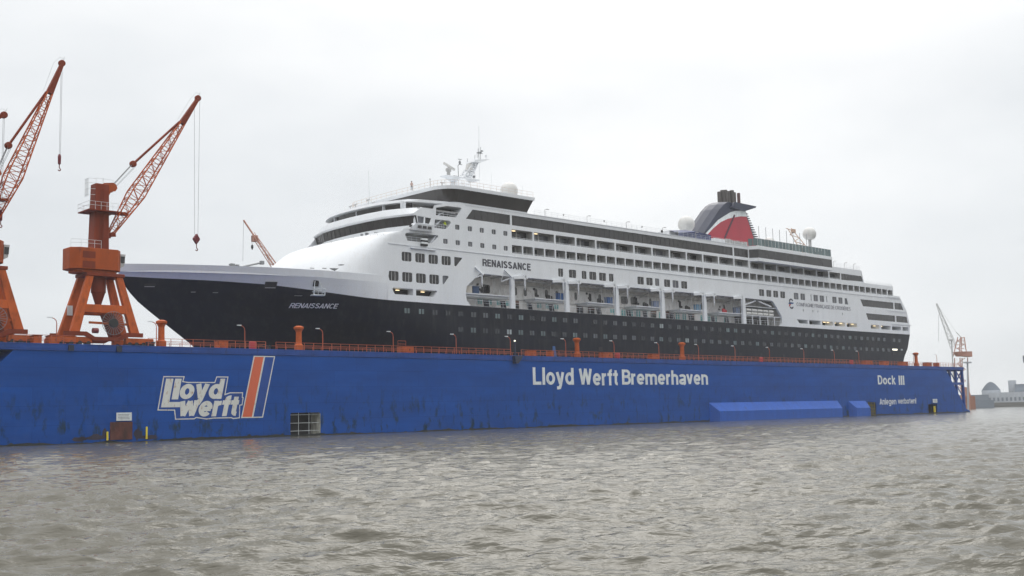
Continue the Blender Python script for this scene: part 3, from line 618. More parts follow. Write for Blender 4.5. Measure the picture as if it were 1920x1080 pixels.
    jh.hexa([K+u*s_*.42+Vector((0, t_*.35, 0)) for s_, t_ in ((-1,-1),(1,-1),(1,1),(-1,1))], [T+u*s_*.22+Vector((0, t_*.25, 0)) for s_, t_ in ((-1,-1),(1,-1),(1,1),(-1,1))])
    jh = jh.build('jib_head', REDOR, c)
    MB().lathe((T.x-.1, y-.35, T.z-.1), [(.36, .1), (.44, .15), (.44, .55), (.36, .6)], 16, 'y').build('sheave', REDOR, jh)
    mb = MB().path([T+Vector((.25, 0, .5)), T+Vector((-.4, 0, .7)), T+Vector((-1.2, 0, -.3)), K+u*.8], .025, 4); mb.tube(T+Vector((0, 0, .2)), T+Vector((.3, 0, .9)), .03); mb.build('tip_railing', LETTER, jh)
    fb = MB().bar((cx+1, y-.8, F.z-.1), (F.x+.5, y-.8, F.z), .2, .5); fb.bar((cx+1, y+.8, F.z-.1), (F.x+.5, y+.8, F.z), .2, .5); fb.tube((F.x, y-1, F.z), (F.x, y+1, F.z), .3, 10); fb.build('jib_pivot', REDOR, c)
    J = Vector((joint[0], y, joint[1])); A = K+u*.4
    MB().tube(J, A, .17, 10).build('tie_rod', REDOR, c)
    MB().lathe((J.x, y-.4, J.z), [(.3, .1), (.46, .2), (.46, .6), (.3, .7)], 14, 'y').build('tie_joint', REDOR, c)
    H = Vector((cx+1.9, y, 34.6))
    mb = MB()
    for s_ in (-.3, .3): mb.tube(H+Vector((0, s_, .2)), J+Vector((0, s_*.6, .1)), .05, 5); mb.tube(H+Vector((.1, s_, -.3)), J+Vector((.2, s_, -.45)), .03, 4)
    mb.build('luffing_cable', STEEL, c)
    # strut from column to jib
    G = F+(T-F)*.15; MB().bar((cx+1.0, y, 30.9), (G.x+.5, y, G.z-.1), .8, .35).build('luffing_strut', REDOR, c)
    # hoist
    hx = T.x-.15; mb = MB()
    if double:
        mb.tube((hx-.5, y, T.z-.4), (hx-.32, y, hook_z+1.2), .022, 4); mb.tube((hx+.35, y, T.z-.3), (hx+.2, y, hook_z+1.2), .022, 4)
        mb.build('hoist_cable', CABLE, c)
        hb = MB().add([(hx-.05, y-.3, hook_z+1.35), (hx-.6, y-.25, hook_z+.55), (hx-.05, y-.2, hook_z-.25), (hx+.5, y-.25, hook_z+.55), (hx-.05, y+.3, hook_z+1.35), (hx-.6, y+.25, hook_z+.55), (hx-.05, y+.2, hook_z-.25), (hx+.5, y+.25, hook_z+.55)],
                      [(0,1,2,3), (7,6,5,4), (0,4,5,1), (1,5,6,2), (2,6,7,3), (3,7,4,0)]).build('hook_block', MAROON, c, bevel=.08)
    else:
        mb.tube((hx+.12, y, T.z-.4), (hx+.12, y, hook_z+1.1), .022, 4); mb.tube((hx-.03, y, T.z-.4), (hx-.03, y, hook_z+1.1), .022, 4); mb.build('hoist_cable', CABLE, c)
        hb = MB().lathe((hx, y, hook_z-.3), [(.08, 0), (.2, .15), (.22, 1.1), (.13, 1.4)], 10).build('hook_block', MAROON, c)
    MB().path([(hx, y, hook_z-.2), (hx, y, hook_z-.7), (hx+.2, y, hook_z-.95), (hx+.05, y, hook_z-1.15), (hx-.17, y, hook_z-1.0)], .06, 6).build('hook', REDOR, hb)
    return c
dock_crane(62.6, (64.1, 27.8), (77.1, 49.3), 27.9, 'orange portal crane just left of the bow, with a red diamond shaped hook block', (67.3, 38.1))
dock_crane(47.4, (48.9, 27.8), (57.3, 50.5), 36.9, 'orange portal crane cut by the left edge, its lattice jib rising highest', (50.6, 38.2), double=False)
dock_crane(28.2, (29.7, 27.8), (50.05, 42.2), 28.6, 'orange crane outside the left edge, only its jib tip and slender hook showing', (35.4, 36.9), double=False)

# ------------------------------------------------------------------ the cruise ship
ship = thing('cruise_ship', 'large white cruise ship with dark navy hull and red funnel, lying in the dock', 'cruise ship', (184, 24, 8))
ZS = [(6, 96.5), (8, 94.5), (12, 90), (15.3, 85.6), (18.5, 81), (20.9, 77.6), (23.2, 75.3), (24.9, 74.3), (26.8, 73.6), (30, 72)]
def stem(z): return float(np.interp(z, [a for a, b in ZS], [b for a, b in ZS]))
def aft(z): return float(np.interp(z, [6, 8, 12, 14.1, 15.6, 18.1, 21.95, 30], [288, 289, 291, 291.9, 292.6, 294.8, 296, 296]))
def hb(x, z):
    t = x-stem(z)
    if t <= 0: return 0.
    Le = float(np.interp(z, [12, 22, 27], [50, 40.5, 38])); p = float(np.interp(z, [12, 22, 25.2, 27], [1.35, 1.05, .95, .9]))
    return 15.4*math.sin(math.pi/2*min(t/Le, 1))**p
def border(x): return float(np.interp(x, [73.6, 79, 86.4, 94, 100, 105, 109.5, 114, 122], [25.05, 24.7, 24.35, 23.85, 23.2, 22.65, 22.25, 22.02, 21.95]))
def knuckle(x): return float(np.interp(x, [73.6, 79, 86, 93.5, 99.6, 107.4, 114], [25.75, 25.75, 25.65, 25.45, 25.2, 25.0, 24.9]))
def topz(x): return float(np.interp(x, [73.6, 79, 86, 93.3, 99.3, 107.3, 114], [26.85, 26.75, 26.6, 26.45, 26.3, 26.15, 26.1]))
def lip(x): return .42*min(1, max(0, (113-x)/10))     # bulwark stands proud of the knuckle, overhang enlarged to shade the flare below
XS = [73.6+u for u in (0, .08, .3, .7, 1.3, 2, 3, 4.2, 5.6, 7.2, 9, 11, 13.5, 16, 19, 22, 25, 28, 31, 34, 37, 40.4, 44, 48, 53, 60)]+[150, 180, 210, 240, 265, 285, 296]
def hull_pts(side, zf, out=0, x_end=None):
    row = []
    for X in XS:
        if x_end and X > x_end+.01: break
        z = zf(X); xs = stem(z); x = xs+(X-73.6)*(aft(z)-xs)/(296-73.6)
        if X <= 114: z = zf(x if x > 73.6 else 73.6); x = stem(z)+(X-73.6)*(aft(z)-stem(z))/(296-73.6)
        b = hb(x, z)
        if x > 280: b -= .9*((x-280)/16)**2*max(0, (21.9-z)/10)
        row.append((x, 24+side*(b+out*min(1, b/2)), z))
    return row
for side, nm in ((-1, 'near'), (1, 'far')):
    rows = [hull_pts(side, lambda X, v=v: 8+(border(X)-8)*v) for v in np.linspace(0, 1, 15)]
    if side == -1: nrows = rows
    else: frows = rows
hm = MB().grid(nrows).grid(frows)
hm.grid([[a[-1], b[-1]] for a, b in zip(nrows, frows)])   # transom
hm.grid([nrows[0], frows[0]])
hull = hm.build('hull', NAVYHULL, ship, smooth=False)
for p in hull.data.polygons: p.use_smooth = True
up = MB()
for side in (-1, 1):
    r0 = hull_pts(side, border, .004, 114); r1 = hull_pts(side, lambda X: (border(X)+knuckle(X))/2, 0, 114); r2 = [(x-lip(x)*.3, y+side*lip(x), z) for x, y, z in hull_pts(side, lambda X: knuckle(X)-.02, 0, 114)]; r1 = [(x-lip(x)*.12, y+side*lip(x)*.4, z) for x, y, z in r1]
    up.grid([r0, r1, r2])
bow_low = up.build('bow_flare', WHITE, ship); [setattr(p, 'use_smooth', True) for p in bow_low.data.polygons]
up = MB()
for side in (-1, 1):
    r2 = [(x-lip(x)*.3, y+side*lip(x), z) for x, y, z in hull_pts(side, lambda X: knuckle(X)-.02, 0, 114)]; r3 = hull_pts(side, knuckle, 0, 114); r4 = hull_pts(side, topz, 0, 114)
    r3 = [(x-lip(x)*.3, y+side*lip(x), z) for x, y, z in r3]; r4 = [(x-lip(x)*.3, y+side*lip(x)*.85, z) for x, y, z in r4]
    r5 = [(x+.15, y-side*min(.25, abs(y-24)), z) for x, y, z in r4]; r6 = [(x, y, z-1.2) for x, y, z in r5]
    up.grid([r2, r3]); up.grid([r3, r4]); up.grid([r4, r5, r6])
up.build('bulwark', WHITE, ship)
# foredeck
n_ = hull_pts(-1, lambda X: topz(X)-1.0, -.1, 114); f_ = hull_pts(1, lambda X: topz(X)-1.0, -.1, 114)
MB().grid([n_, f_]).build('foredeck', GREYW, ship)

def hull_fn(off):
    return lambda x, z: (x, 24-hb(x, z)-off, z)
mb = MB(); put_text(mb, 'RENAISSANCE', 98.1, 105.5, 20.35, 21.12, 0, .15, .12, fn=hull_fn(.06)); mb.build('ship_name', SLETTER, ship)
mb = MB(); put_text(mb, 'RENAISSANCE', 135.6, 147.9, 29.35, 30.72, 8.57, .2); mb.build('ship_name', DLETTER, ship)
# mooring openings in the bow
def hull_quad(x0, x1, z0, z1, mt, name, off=.05):
    mb = MB(); pts = []
    n = 4
    rows = [[(x0+(x1-x0)*k/n, 24-hb(x0+(x1-x0)*k/n, z)-off, z) for k in range(n+1)] for z in (z0, z1)]
    return mb.grid(rows).build(name, mt, ship)
for a in ((77.5, 79.0, 23.45, 23.9), (83.7, 84.5, 22.6, 22.8), (86.6, 87.5, 22.5, 22.72), (93.35, 95.1, 23.15, 24.25), (100.5, 101.4, 23.7, 24.75)):
    hull_quad(*a, DARK, 'mooring_opening', .28 if a[0] > 93 else .06)
for a in ((77.6, 78.9, 23.4, 23.48), (83.8, 84.4, 22.62, 22.68), (86.7, 87.4, 22.55, 22.6), (93.5, 95.0, 23.3, 23.38), (98.2, 99.4, 22.2, 22.25)): hull_quad(*a, GREYW, 'opening_rim', .30 if 93 < a[0] < 96 else .08)
def hp(x, z, o): return (x, 24-hb(x, z)-o, z)
mb = MB()
for z in (22.35, 22.75, 23.2):
    mb.path([hp(100.6, z+.1, .3), hp(100.6, z, 1.2), hp(102.2, z, 1.2), hp(102.3, z, .3)], .05)
for x in (100.6, 101.2, 101.8, 102.3): mb.tube(hp(x, 22.3, 1.2), hp(x-.15, 23.3, 1.15), .05)
mb.tube(hp(100.5, 22.3, 1.2), hp(100.7, 24.6, .3), .06); mb.tube(hp(102.4, 22.3, 1.0), hp(101.3, 24.6, .3), .06); mb.box(100.4, 102.5, 24-hb(101, 22.3)-1.3, 24-hb(101, 22.3)-.2, 22.2, 22.32)
mb.build('mooring_platform', LETTER, ship)
# fore house: rounded sloping front between foredeck and bridge
def ring(z, xc, a, b=15.415, e=2.8, n=16):
    pts = []; a *= .95
    for k in range(n+1):
        t = math.pi/2*k/n
        cx = xc-a*abs(math.cos(t))**(2/e); cy = b*abs(math.sin(t))**(2/e)
        pts.append((cx, 24-cy, z))
    full = [(xc+1.6, 24-b, z)]+pts[::-1]+[(p[0], 48-p[1], z) for p in pts[1:]]+[(xc+1.6, 24+b, z)]
    return full
lv = [(26.0, 112.6, 9.6), (27.2, 112.8, 9.2), (28.6, 113.2, 8.5), (30.0, 113.7, 7.6), (31.2, 114.3, 6.5), (32.4, 114.9, 5.2), (33.2, 115.5, 4.1), (33.75, 116.2, 3.2), (33.95, 117.2, 2.6)]
hs = MB(); hs.grid([ring(*l_) for l_ in lv]); hs.face(ring(*lv[-1]))
o = hs.build('forward_house', WHITE, ship); [setattr(p, 'use_smooth', len(p.vertices) == 4) for p in o.data.polygons]
mb = MB()
for x, z in ((104.9, 27.35), (101.9, 26.6), (99.9, 26.55)): mb.box(x, x+.7, 24-hb(x, 26)-.12 if x < 104 else 9.1, 9.9 if x > 104 else 24-hb(x, 26)+.1, z, z+.1)
mb.build('deck_light', STEEL, ship)
# rail line on the house
mb = MB(); pts = [(103.9, 24, 30.95), (106.4, 24, 32.3), (109.7, 24, 33.2)]
pr = [(lambda p: (p[0], p[1], p[2]))(ring(lv[5][0], 115.4, 4.3)[k]) for k in range(4, 20)]
mb.path([(x, y, z+.9) for x, y, z in pr], .03, 4)
for x, y, z in pr[::2]: mb.tube((x, y, z), (x, y, z+.9), .025, 4)
mb.build('house_railing', GREYW, ship)

# --- near side wall in bands, with real openings
YS = 8.6
def band(outl, openings, name='side_wall', y=YS):
    """openings: (poly, depth); the wall is pierced and each opening gets its reveal"""
    mb = MB(); loops = [outl]+[p for p, d in openings]
    flat = [p for q in loops for p in q]
    for t in tessellate_polygon([[Vector((x, z, 0)) for x, z in q] for q in loops]): mb.add([(flat[i][0], y, flat[i][1]) for i in t], [(0, 1, 2)])
    for p, d in openings:
        n = len(p)
        for i in range(n):
            (xa, za), (xb, zb) = p[i], p[(i+1) % n]; mb.face([(xa, y, za), (xb, y, zb), (xb, y+d, zb), (xa, y+d, za)])
    return mb.build(name, WHITE, ship)
def pane(p, mt=None, y=YS+.13, name='window', mull=0):
    w_ = MB().face([(x, y, z) for x, z in p]).build(name, mt or GLASS, ship)
    if mull:
        xs_ = [q[0] for q in p]; zs_ = [q[1] for q in p]; mb = MB()
        for k in range(mull):
            x = min(xs_)+(max(xs_)-min(xs_))*(k+1)/(mull+1); mb.box(x-.05, x+.05, y-.05, y-.01, min(zs_)+.06, max(zs_)-.06)
        mb.build('mullion', GREYW, w_)
    return w_
B1, B2, B3, B4, B5 = [], [], [], [], []
def win(lst, p, mt=None, mull=0, d=.15, name='window'): lst.append((p, d)); return pane(p, mt or (GCURT if random.random() < .25 else GLASS), YS+d-.02, name, mull)
for x in (114.2, 117.15, 120.15, 123.1): win(B1, rr(x, x+2.2, 25.35, 27.0, .3), mull=2)
win(B1, [(126.1, 25.55), (126.35, 25.4), (127.55, 26.75), (127.4, 27.0), (126.3, 27.0), (126.1, 26.85)])
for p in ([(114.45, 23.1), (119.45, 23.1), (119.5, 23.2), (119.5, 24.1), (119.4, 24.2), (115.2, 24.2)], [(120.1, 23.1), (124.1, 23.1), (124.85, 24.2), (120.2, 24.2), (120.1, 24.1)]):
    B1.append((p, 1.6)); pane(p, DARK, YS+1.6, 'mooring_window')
for x, y in ((116.6, 9.6), (122.1, 9.6)): MB().box(x, x+.7, y, y+.25, 23.9, 24.0).build('ceiling_lamp', LIT, ship)
for x in (117.1, 120.05, 123.0, 125.95): win(B2, rr(x, x+2.15, 28.9, 30.5, .3), mull=2)
win(B2, [(128.9, 28.95), (129.3, 28.8), (130.8, 30.35), (130.7, 30.5), (129.0, 30.5), (128.9, 30.4)])
r7 = [(155.4, 1.4), (158.4, 2.1), (162.1, 1.4), (164.3, 2.1), (167.2, 2.1), (170.2, 1.4), (179.1, 2.1), (182.0, 2.1), (184.9, 1.4), (187.9, 2.1), (190.8, 2.1), (193.8, 2.1),
      (223.3, 2.1), (226.3, 2.1), (229.2, 2.1), (232.2, 2.1), (238.1, 2.1), (241.05, 2.1), (245.7, .4), (247.0, 2.1), (249.9, 2.1), (253.0, .4), (255.9, 2.1), (258.9, 2.0)]
for x, w_ in r7: win(B2, rr(x, x+w_, 28.8, 30.4, min(.22, w_*.3)), GCURT if x > 237 or x in (184.9, 190.8) else None, mull=1 if w_ > 1 else 0)
win(B2, [(261.9, 28.75), (263.7, 28.75), (263.1, 30.35), (262.0, 30.35)], GCURT)
def glassband(lst, p, mt=GLASSB):
    lst.append((p, .18)); w_ = pane(p, mt, YS+.16, 'window_band')
    xa, xb = max(p[0][0], p[-1][0])+.6, min(p[1][0], p[2][0])-.6; za = min(q[1] for q in p)+.03; zb = max(q[1] for q in p)-.06
    n = max(1, int((xb-xa)/1.48)); mb = MB()
    for k in range(n+1): x = xa+(xb-xa)*k/n; mb.box(x-.015, x+.015, YS+.13, YS+.155, za+.02, zb-.02)
    mb.build('mullion', DARK, w_); return w_
glassband(B2, [(271.1, 28.7), (287.7, 28.7), (287.7, 30.5), (269.9, 30.5)]); glassband(B2, [(288.3, 28.7), (293.3, 28.7), (292.0, 30.5), (288.3, 30.5)])
glassband(B1, [(273.4, 25.2), (288.2, 25.2), (288.2, 26.9), (272.5, 26.9)]); glassband(B1, [(288.8, 25.2), (295.4, 25.2), (294.7, 26.9), (288.8, 26.9)])
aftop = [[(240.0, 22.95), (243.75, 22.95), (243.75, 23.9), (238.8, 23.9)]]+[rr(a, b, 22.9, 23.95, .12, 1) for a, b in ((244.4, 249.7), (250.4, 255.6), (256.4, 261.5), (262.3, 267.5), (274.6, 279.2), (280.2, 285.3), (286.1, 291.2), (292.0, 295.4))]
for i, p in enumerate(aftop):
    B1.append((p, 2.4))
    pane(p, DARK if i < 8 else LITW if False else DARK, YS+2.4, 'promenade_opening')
for a, b in ((250.9, 0), (252.6, 0), (257.5, 0), (260.5, 0), (263.2, 0), (266.3, 0), (275.2, 0), (277.9, 0), (281.4, 0), (254.3, 0)): MB().box(a, a+.8, 9.4, 9.7, 23.72, 23.82).build('ceiling_lamp', LIT, ship)
for x in (242.0, 246.4, 248.7, 260.5): win(B1, rr(x-.17, x+.17, 25.95, 26.5, .05, 1), DARK, name='vent_slot')
# the open lifeboat recess, one opening per bay
pil = [(142.7, 143.6), (157.4, 158.25), (172.2, 173.0), (186.9, 187.8), (201.7, 202.6), (216.5, 217.5)]
Z0, Z1 = 21.98, 28.0
bays = [[(132.6, Z0), (142.6, Z0), (142.75, Z1-.1), (135.0, Z1), (131.7, 25.4), (131.45, 24.0), (131.7, 22.8)]]
for i in range(5):
    a, b = pil[i][1], pil[i+1][0]; bays.append([(a+.1, Z0), (b-.12, Z0), (b, Z1-.5), (b-.15, Z1-.15), (b-.5, Z1), (a+.5, Z1), (a+.15, Z1-.15), (a, Z1-.5)])
bays.append([(217.6, Z0), (231.6, Z0), (232.3, 22.6), (232.5, 23.4), (232.2, 24.4), (230.4, 26.4), (229.2, 27.5), (228.4, 27.9), (217.5, Z1)])
for p in bays: B1.append((p, .55))
# band 3: twin balconies
def balcony(x0, x1, z0, z1, dep, lst, split=False, light=False):
    p = rr(x0, x1, z0, z1, .1, 1); lst.append((p, .14))
    y0, y1 = YS+.14, YS+dep; e = .03
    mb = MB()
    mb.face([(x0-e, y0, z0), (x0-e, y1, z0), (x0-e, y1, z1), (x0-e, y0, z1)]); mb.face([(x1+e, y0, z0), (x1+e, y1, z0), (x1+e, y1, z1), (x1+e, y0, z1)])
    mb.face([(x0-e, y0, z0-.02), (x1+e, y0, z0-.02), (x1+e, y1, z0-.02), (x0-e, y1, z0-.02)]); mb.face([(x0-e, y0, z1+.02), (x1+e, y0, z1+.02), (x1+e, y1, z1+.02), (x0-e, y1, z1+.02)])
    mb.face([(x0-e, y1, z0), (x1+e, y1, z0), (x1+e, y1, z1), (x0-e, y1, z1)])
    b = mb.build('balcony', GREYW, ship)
    wd = x1-x0; g = MB()
    if split: g.box(x0+.15, x0+wd*.46, y1-.06, y1-.02, z0, z1-.1); g.box(x0+wd*.54, x1-.15, y1-.06, y1-.02, z0, z1-.1)
    else: g.box(x0+.2, x1-.55, y1-.06, y1-.02, z0, z1-.12)
    g.build('balcony_door', random.choices([GLASS, GCURT, GPORT[1], GPORT[2]], (5, 3, 2, 2))[0], b)
    r = MB(); r.tube((x0, YS+.08, z0+.32), (x1, YS+.08, z0+.32), .035, 5)
    r.box(x0+.02, x1-.02, YS+.07, YS+.085, z0, z0+.16)
    r.build('balcony_railing', WHITE2, b)
    if light: MB().box(x0+1.0, x0+1.8, YS+.8, YS+1.1, z1-.12, z1-.05).build('ceiling_lamp', LIT, b)
for k in range(24):
    x = 143.15+5.905*k
    for q in ((.0, 2.65), (2.93, 5.55)): balcony(x+q[0], x+q[1], 32.25, 33.92, 1.5, B3)
balcony(284.95, 287.6, 32.25, 33.85, 1.5, B3)
for x in (126.4, 129.3, 132.25, 135.2, 138.15, 141.05): win(B3, rr(x, x+1.05, 32.7, 33.58, .12, 1), GCURT, mull=1)
for x in (129.25, 132.25, 135.15, 138.1, 141.05): win(B4, rr(x, x+1.05, 35.5, 36.4, .12, 1), GCURT, mull=1)
for k in range(13):
    x = 143.15+5.905*k; balcony(x, x+5.5, 35.08, 36.9, 1.6, B4, split=True, light=k < 2)
for a, b in ((220.3, 225.9), (226.2, 231.2), (231.5, 237.1), (237.4, 243.0), (243.3, 248.9), (249.2, 254.7), (255.2, 260.5)): balcony(a, b, 35.0, 36.78, 1.6, B4, split=True)
glassband(B4, [(260.9, 35.05), (272.0, 35.3), (271.35, 36.7), (260.9, 36.75)])
# bridge wing and fore openings
for p in ([(120.75, 35.85), (122.0, 35.88), (122.15, 37.0), (120.7, 37.02)], [(122.35, 35.9), (123.3, 35.9), (123.75, 36.95), (122.4, 37.0)]): win(B4, p)
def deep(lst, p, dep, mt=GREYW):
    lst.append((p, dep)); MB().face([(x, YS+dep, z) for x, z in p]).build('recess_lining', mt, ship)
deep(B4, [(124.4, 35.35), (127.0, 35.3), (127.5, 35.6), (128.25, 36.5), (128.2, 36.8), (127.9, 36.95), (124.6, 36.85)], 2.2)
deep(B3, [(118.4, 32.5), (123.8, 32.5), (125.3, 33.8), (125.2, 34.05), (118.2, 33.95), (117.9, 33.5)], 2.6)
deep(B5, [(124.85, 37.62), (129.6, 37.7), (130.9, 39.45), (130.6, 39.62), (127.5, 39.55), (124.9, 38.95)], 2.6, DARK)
glassband(B5, [(131.85, 37.7), (142.9, 37.7), (142.9, 39.57), (133.5, 39.57)])
glassband(B5, [(143.3, 37.66), (213.55, 37.55), (213.55, 39.5), (143.3, 39.57)]); glassband(B5, [(214.0, 37.55), (219.7, 37.55), (219.7, 39.5), (214.0, 39.5)])
band([(114, 22.02), (122, Z0-.03), (296.0, Z0-.03), (296.4, 24.5), (295.0, 28.45), (114.0, 28.45)], B1)
band([(114.0, 28.45), (295.0, 28.45), (292.0, 31.7), (114.9, 31.7)], B2)
band([(114.9, 31.7), (288.0, 31.7), (288.0, 34.5), (117.6, 34.5), (117.0, 33.8)], B3)
band([(117.6, 34.5), (288.0, 34.5), (288.0, 35.0), (272.4, 35.0), (271.4, 37.25), (120.3, 37.25), (120.2, 35.75), (119.4, 35.0)], B4)
band([(120.3, 37.25), (220, 37.25), (220, 40.2), (131.7, 40.35), (127.3, 40.0), (124.4, 39.3), (124.2, 38.65), (121.6, 38.65)], B5)
MB().box(220.0, 271.4, YS, YS+.1, 37.25, 38.25).build('side_wall', WHITE, ship)
# deck edge mouldings and stern ledges
mb = MB().box(114.2, 291.2, YS-.10, YS-.002, 31.62, 31.74); mb.build('deck_moulding', WHITE2, ship)
for x0, x1, z in ((286, 297.0, 24.5), (284, 294.9, 28.1), (283, 292.0, 31.9)): MB().box(x0, x1, YS-.12, 39.3, z, z+.16).build('stern_ledge', WHITE, ship)
MB().box(288.0, 291.4, YS, 39.4, 31.75, 32.45).build('stern_parapet', WHITE, ship)
# far wall, decks and end walls
mb = MB()
mb.prism([(114, 22), (296, 22), (295, 28.45), (292, 31.7), (288, 31.7), (288, 35), (272.4, 35), (271.4, 38.2), (220, 38.2), (220, 40.2), (131.7, 40.2), (124.4, 38.6), (120.3, 37.2), (117.6, 34.5), (114.9, 31.7)], 39.2, 39.4)
mb.build('side_wall', WHITE, ship)
mb = MB(); mb.box(114, 288, 12.6, 39.2, 21.8, 21.9); mb.box(131.5, 271.2, 10.9, 39.2, 40.05, 40.2) if False else None
mb.box(131.8, 220, YS+.02, 39.2, 40.05, 40.19); mb.box(220, 271.0, YS+.11, 39.2, 38.1, 38.22); mb.box(271.0, 287.9, YS+.02, 39.2, 34.85, 34.98); mb.box(288, 291.3, YS+.02, 39.2, 31.6, 31.7)
mb.box(121.0, 131.7, YS+.1, 39.2, 38.5, 38.62); mb.box(117.2, 124, 10, 39.2, 33.9, 34.0)
mb.build('deck', GREYW, ship)
mb = MB()
mb.face([(296.0, YS, 21.95), (296.0, 39.4, 21.95), (296.4, 39.4, 24.5), (296.4, YS, 24.5)]); mb.face([(296.4, YS, 24.5), (296.4, 39.4, 24.5), (295, 39.4, 28.45), (295, YS, 28.45)]); mb.face([(295, YS, 28.45), (295, 39.4, 28.45), (292, 39.4, 31.7), (292, YS, 31.7)])
mb.face([(288, YS, 31.7), (288, 39.4, 31.7), (288, 39.4, 35), (288, YS, 35)]); mb.face([(272.4, YS, 35), (272.4, 39.4, 35), (271.4, 39.4, 38.2), (271.4, YS, 38.2)])
mb.build('stern_wall', WHITE, ship)

# --- recess lining: back wall, ceiling, promenade
YI = 12.4
lin = MB().face([(131, YI, 21.9), (233, YI, 21.9), (233, YI, 28.3), (131, YI, 28.3)]); lin.face([(131, YS+.5, 28.02), (233, YS+.5, 28.02), (233, YI, 28.02), (131, YI, 28.02)])
lin.face([(131, YS+.5, 21.93), (233, YS+.5, 21.93), (233, YI, 21.93), (131, YI, 21.93)]); lin.face([(131, YS+.5, 21.9), (131, YI, 21.9), (131, YI, 28.3), (131, YS+.5, 28.3)]); lin.face([(233, YS+.5, 21.9), (233, YI, 21.9), (233, YI, 28.3), (233, YS+.5, 28.3)])
lin.build('recess_lining', mat('recess_paint', (.70, .69, .68), .55, var=.12, vscale=(.8, .8, .5), dirt=(.28, .24, .21), damt=.55, dscale=(1.3, 1.3, .6), dlo=.5, dhi=.7), ship)
mb = MB()
for k in range(34): x = 132+k*3; MB().box(x, x+.16, YS+.6, YI, 27.72, 28.0).build('ceiling_beam', GREYW, ship)
for x0, x1 in ((143.6, 157.4), (158.25, 172.2), (173, 186.9), (187.8, 201.7), (202.6, 216.5)):
    for m_ in (MB().box(x0, x1, YS+1.5, YS+1.75, 27.45, 27.98), MB().bar((x0+3.2, YI-.6, 26.6), (x0+5.4, YS+1.6, 27.8), .2, .2), MB().bar((x1-3.2, YI-.6, 26.6), (x1-1.4, YS+1.6, 27.8), .2, .2)): m_.build('ceiling_beam', GREYW, ship)
    MB().box(x0, x1, YI-.12, YI-.02, 24.05, 24.2).build('wall_strake', GREYW, ship); MB().tube((x0, YI-.3, 26.95), (x1, YI-.3, 26.95), .07).build('pipe', GREYW, ship)
PLAT = [(131.6, 142.6), (149.2, 157.4), (164.0, 172.1), (178.8, 186.8), (193.4, 201.7), (207.6, 216.5)]
for i, (x0, x1) in enumerate(PLAT):
    mb = MB().box(x0, x1, YS+.35, YI, 24.15, 24.33)
    mb.box(x0+.5, x1, YS+.9, YI, 23.75, 24.14)
    mb.build('boarding_platform', WHITE2, ship)
    mb = MB()
    for q in (.9, 2.4, 3.7): mb.tube((x1-q, YS+.6, 24.3), (x1-q, YS+.6, 27.9), .05)
    mb.build('stanchion', GREYW, ship)
    for q, z, r_ in ((.35, 26.0, .22), (.9, 25.1, .2), (1.3, 24.75, .26)) if i < 5 else ((.8, 24.9, .22), (1.2, 25.5, .2)):
        MB().lathe((x0+(3.2+q if i == 0 else q), YS+.9, z), [(r_*.6, -.15), (r_, -.05), (r_, .2), (r_*.5, .3)], 10).build('winch', BLACK, ship)
# windows, doors of the inner wall
for i, (x0, x1) in enumerate(((131.6, 142.6), (143.7, 157.4), (158.3, 172.2), (173.0, 186.9), (187.8, 201.7), (202.6, 216.5))):
    pat = {0: [(138.6, 'w2'), (147.0, 'n')], 1: [(149.6, 'n'), (152.5, 'n'), (155.4, 'n'), (158.3, 'n')], 2: [(163.8, 'n'), (168, 'n'), (171, 'n')], 3: [(178.0, 'w2'), (181.1, 'w2'), (187.2, 'n')], 4: [(191.2, 'n'), (197.5, 'n')], 5: [(205.5, 'n'), (214, 'n')]}[i]
    for x, kd in pat:
        wd = .8 if kd == 'n' else 2.2
        if x+wd > 218: continue
        MB().face([(a, YI-.03, b) for a, b in rr(x, x+wd, 25.0, 26.6, .35, 3)]).build('arched_window', GLASS, ship)
    rnd = random.Random(i)
    xx = x0+2.6
    while xx < x1+2.4:
        k = rnd.random()
        if k < (.25 if i < 3 else .15):
            d_ = MB().box(xx, xx+1.9, YI-.08, YI-.02, 21.95, 24.0).build('promenade_door', BROWN, ship); MB().box(xx+.1, xx+1.8, YI-.1, YI-.085, 22.0, 23.3).build('door_panel', DARK, d_)
            xx += 3.4
        elif k < (.7 if i < 3 else .9):
            z0 = 22.9 if i < 3 else 22.0; wd = 1.15 if i < 3 else 1.3
            w_ = MB().box(xx, xx+wd, YI-.06, YI-.02, z0, 23.75).build('promenade_window', TEAL, ship)
            MB().box(xx+wd/2-.05, xx+wd/2+.05, YI-.09, YI-.061, z0, 23.75).build('mullion', WHITE2, w_); xx += 2.4
        else: xx += 1.7
# promenade railing and lifeboat chocks at the deck edge
mb = MB()
for (x0, x1) in ((132.2, 142.5), (143.8, 157.2), (158.5, 172.0), (173.2, 186.7), (188.0, 201.5), (202.8, 216.3), (217.8, 231.8)):
    mb.tube((x0, YS+.3, 23.05), (x1, YS+.3, 23.05), .035, 5); mb.tube((x0, YS+.3, 22.6), (x1, YS+.3, 22.6), .02, 4)
    k = int((x1-x0)/1.5)
    for q in range(k+1): mb.tube((x0+(x1-x0)*q/k, YS+.3, 21.95), (x0+(x1-x0)*q/k, YS+.3, 23.05), .025, 4)
mb.build('promenade_railing', WHITE2, ship)
for a in (136.0, 140.2, 147.0, 152.9, 161.0, 166.5, 175.6, 180.9, 190.0, 196.4, 204.5, 209.7):
    MB().prism([(a+.3, Z0), (a+1.5, Z0), (a+1.15, 23.3), (a, 23.3)], YS+.32, YS+.5).build('boat_chock', NAVYHULL, ship)
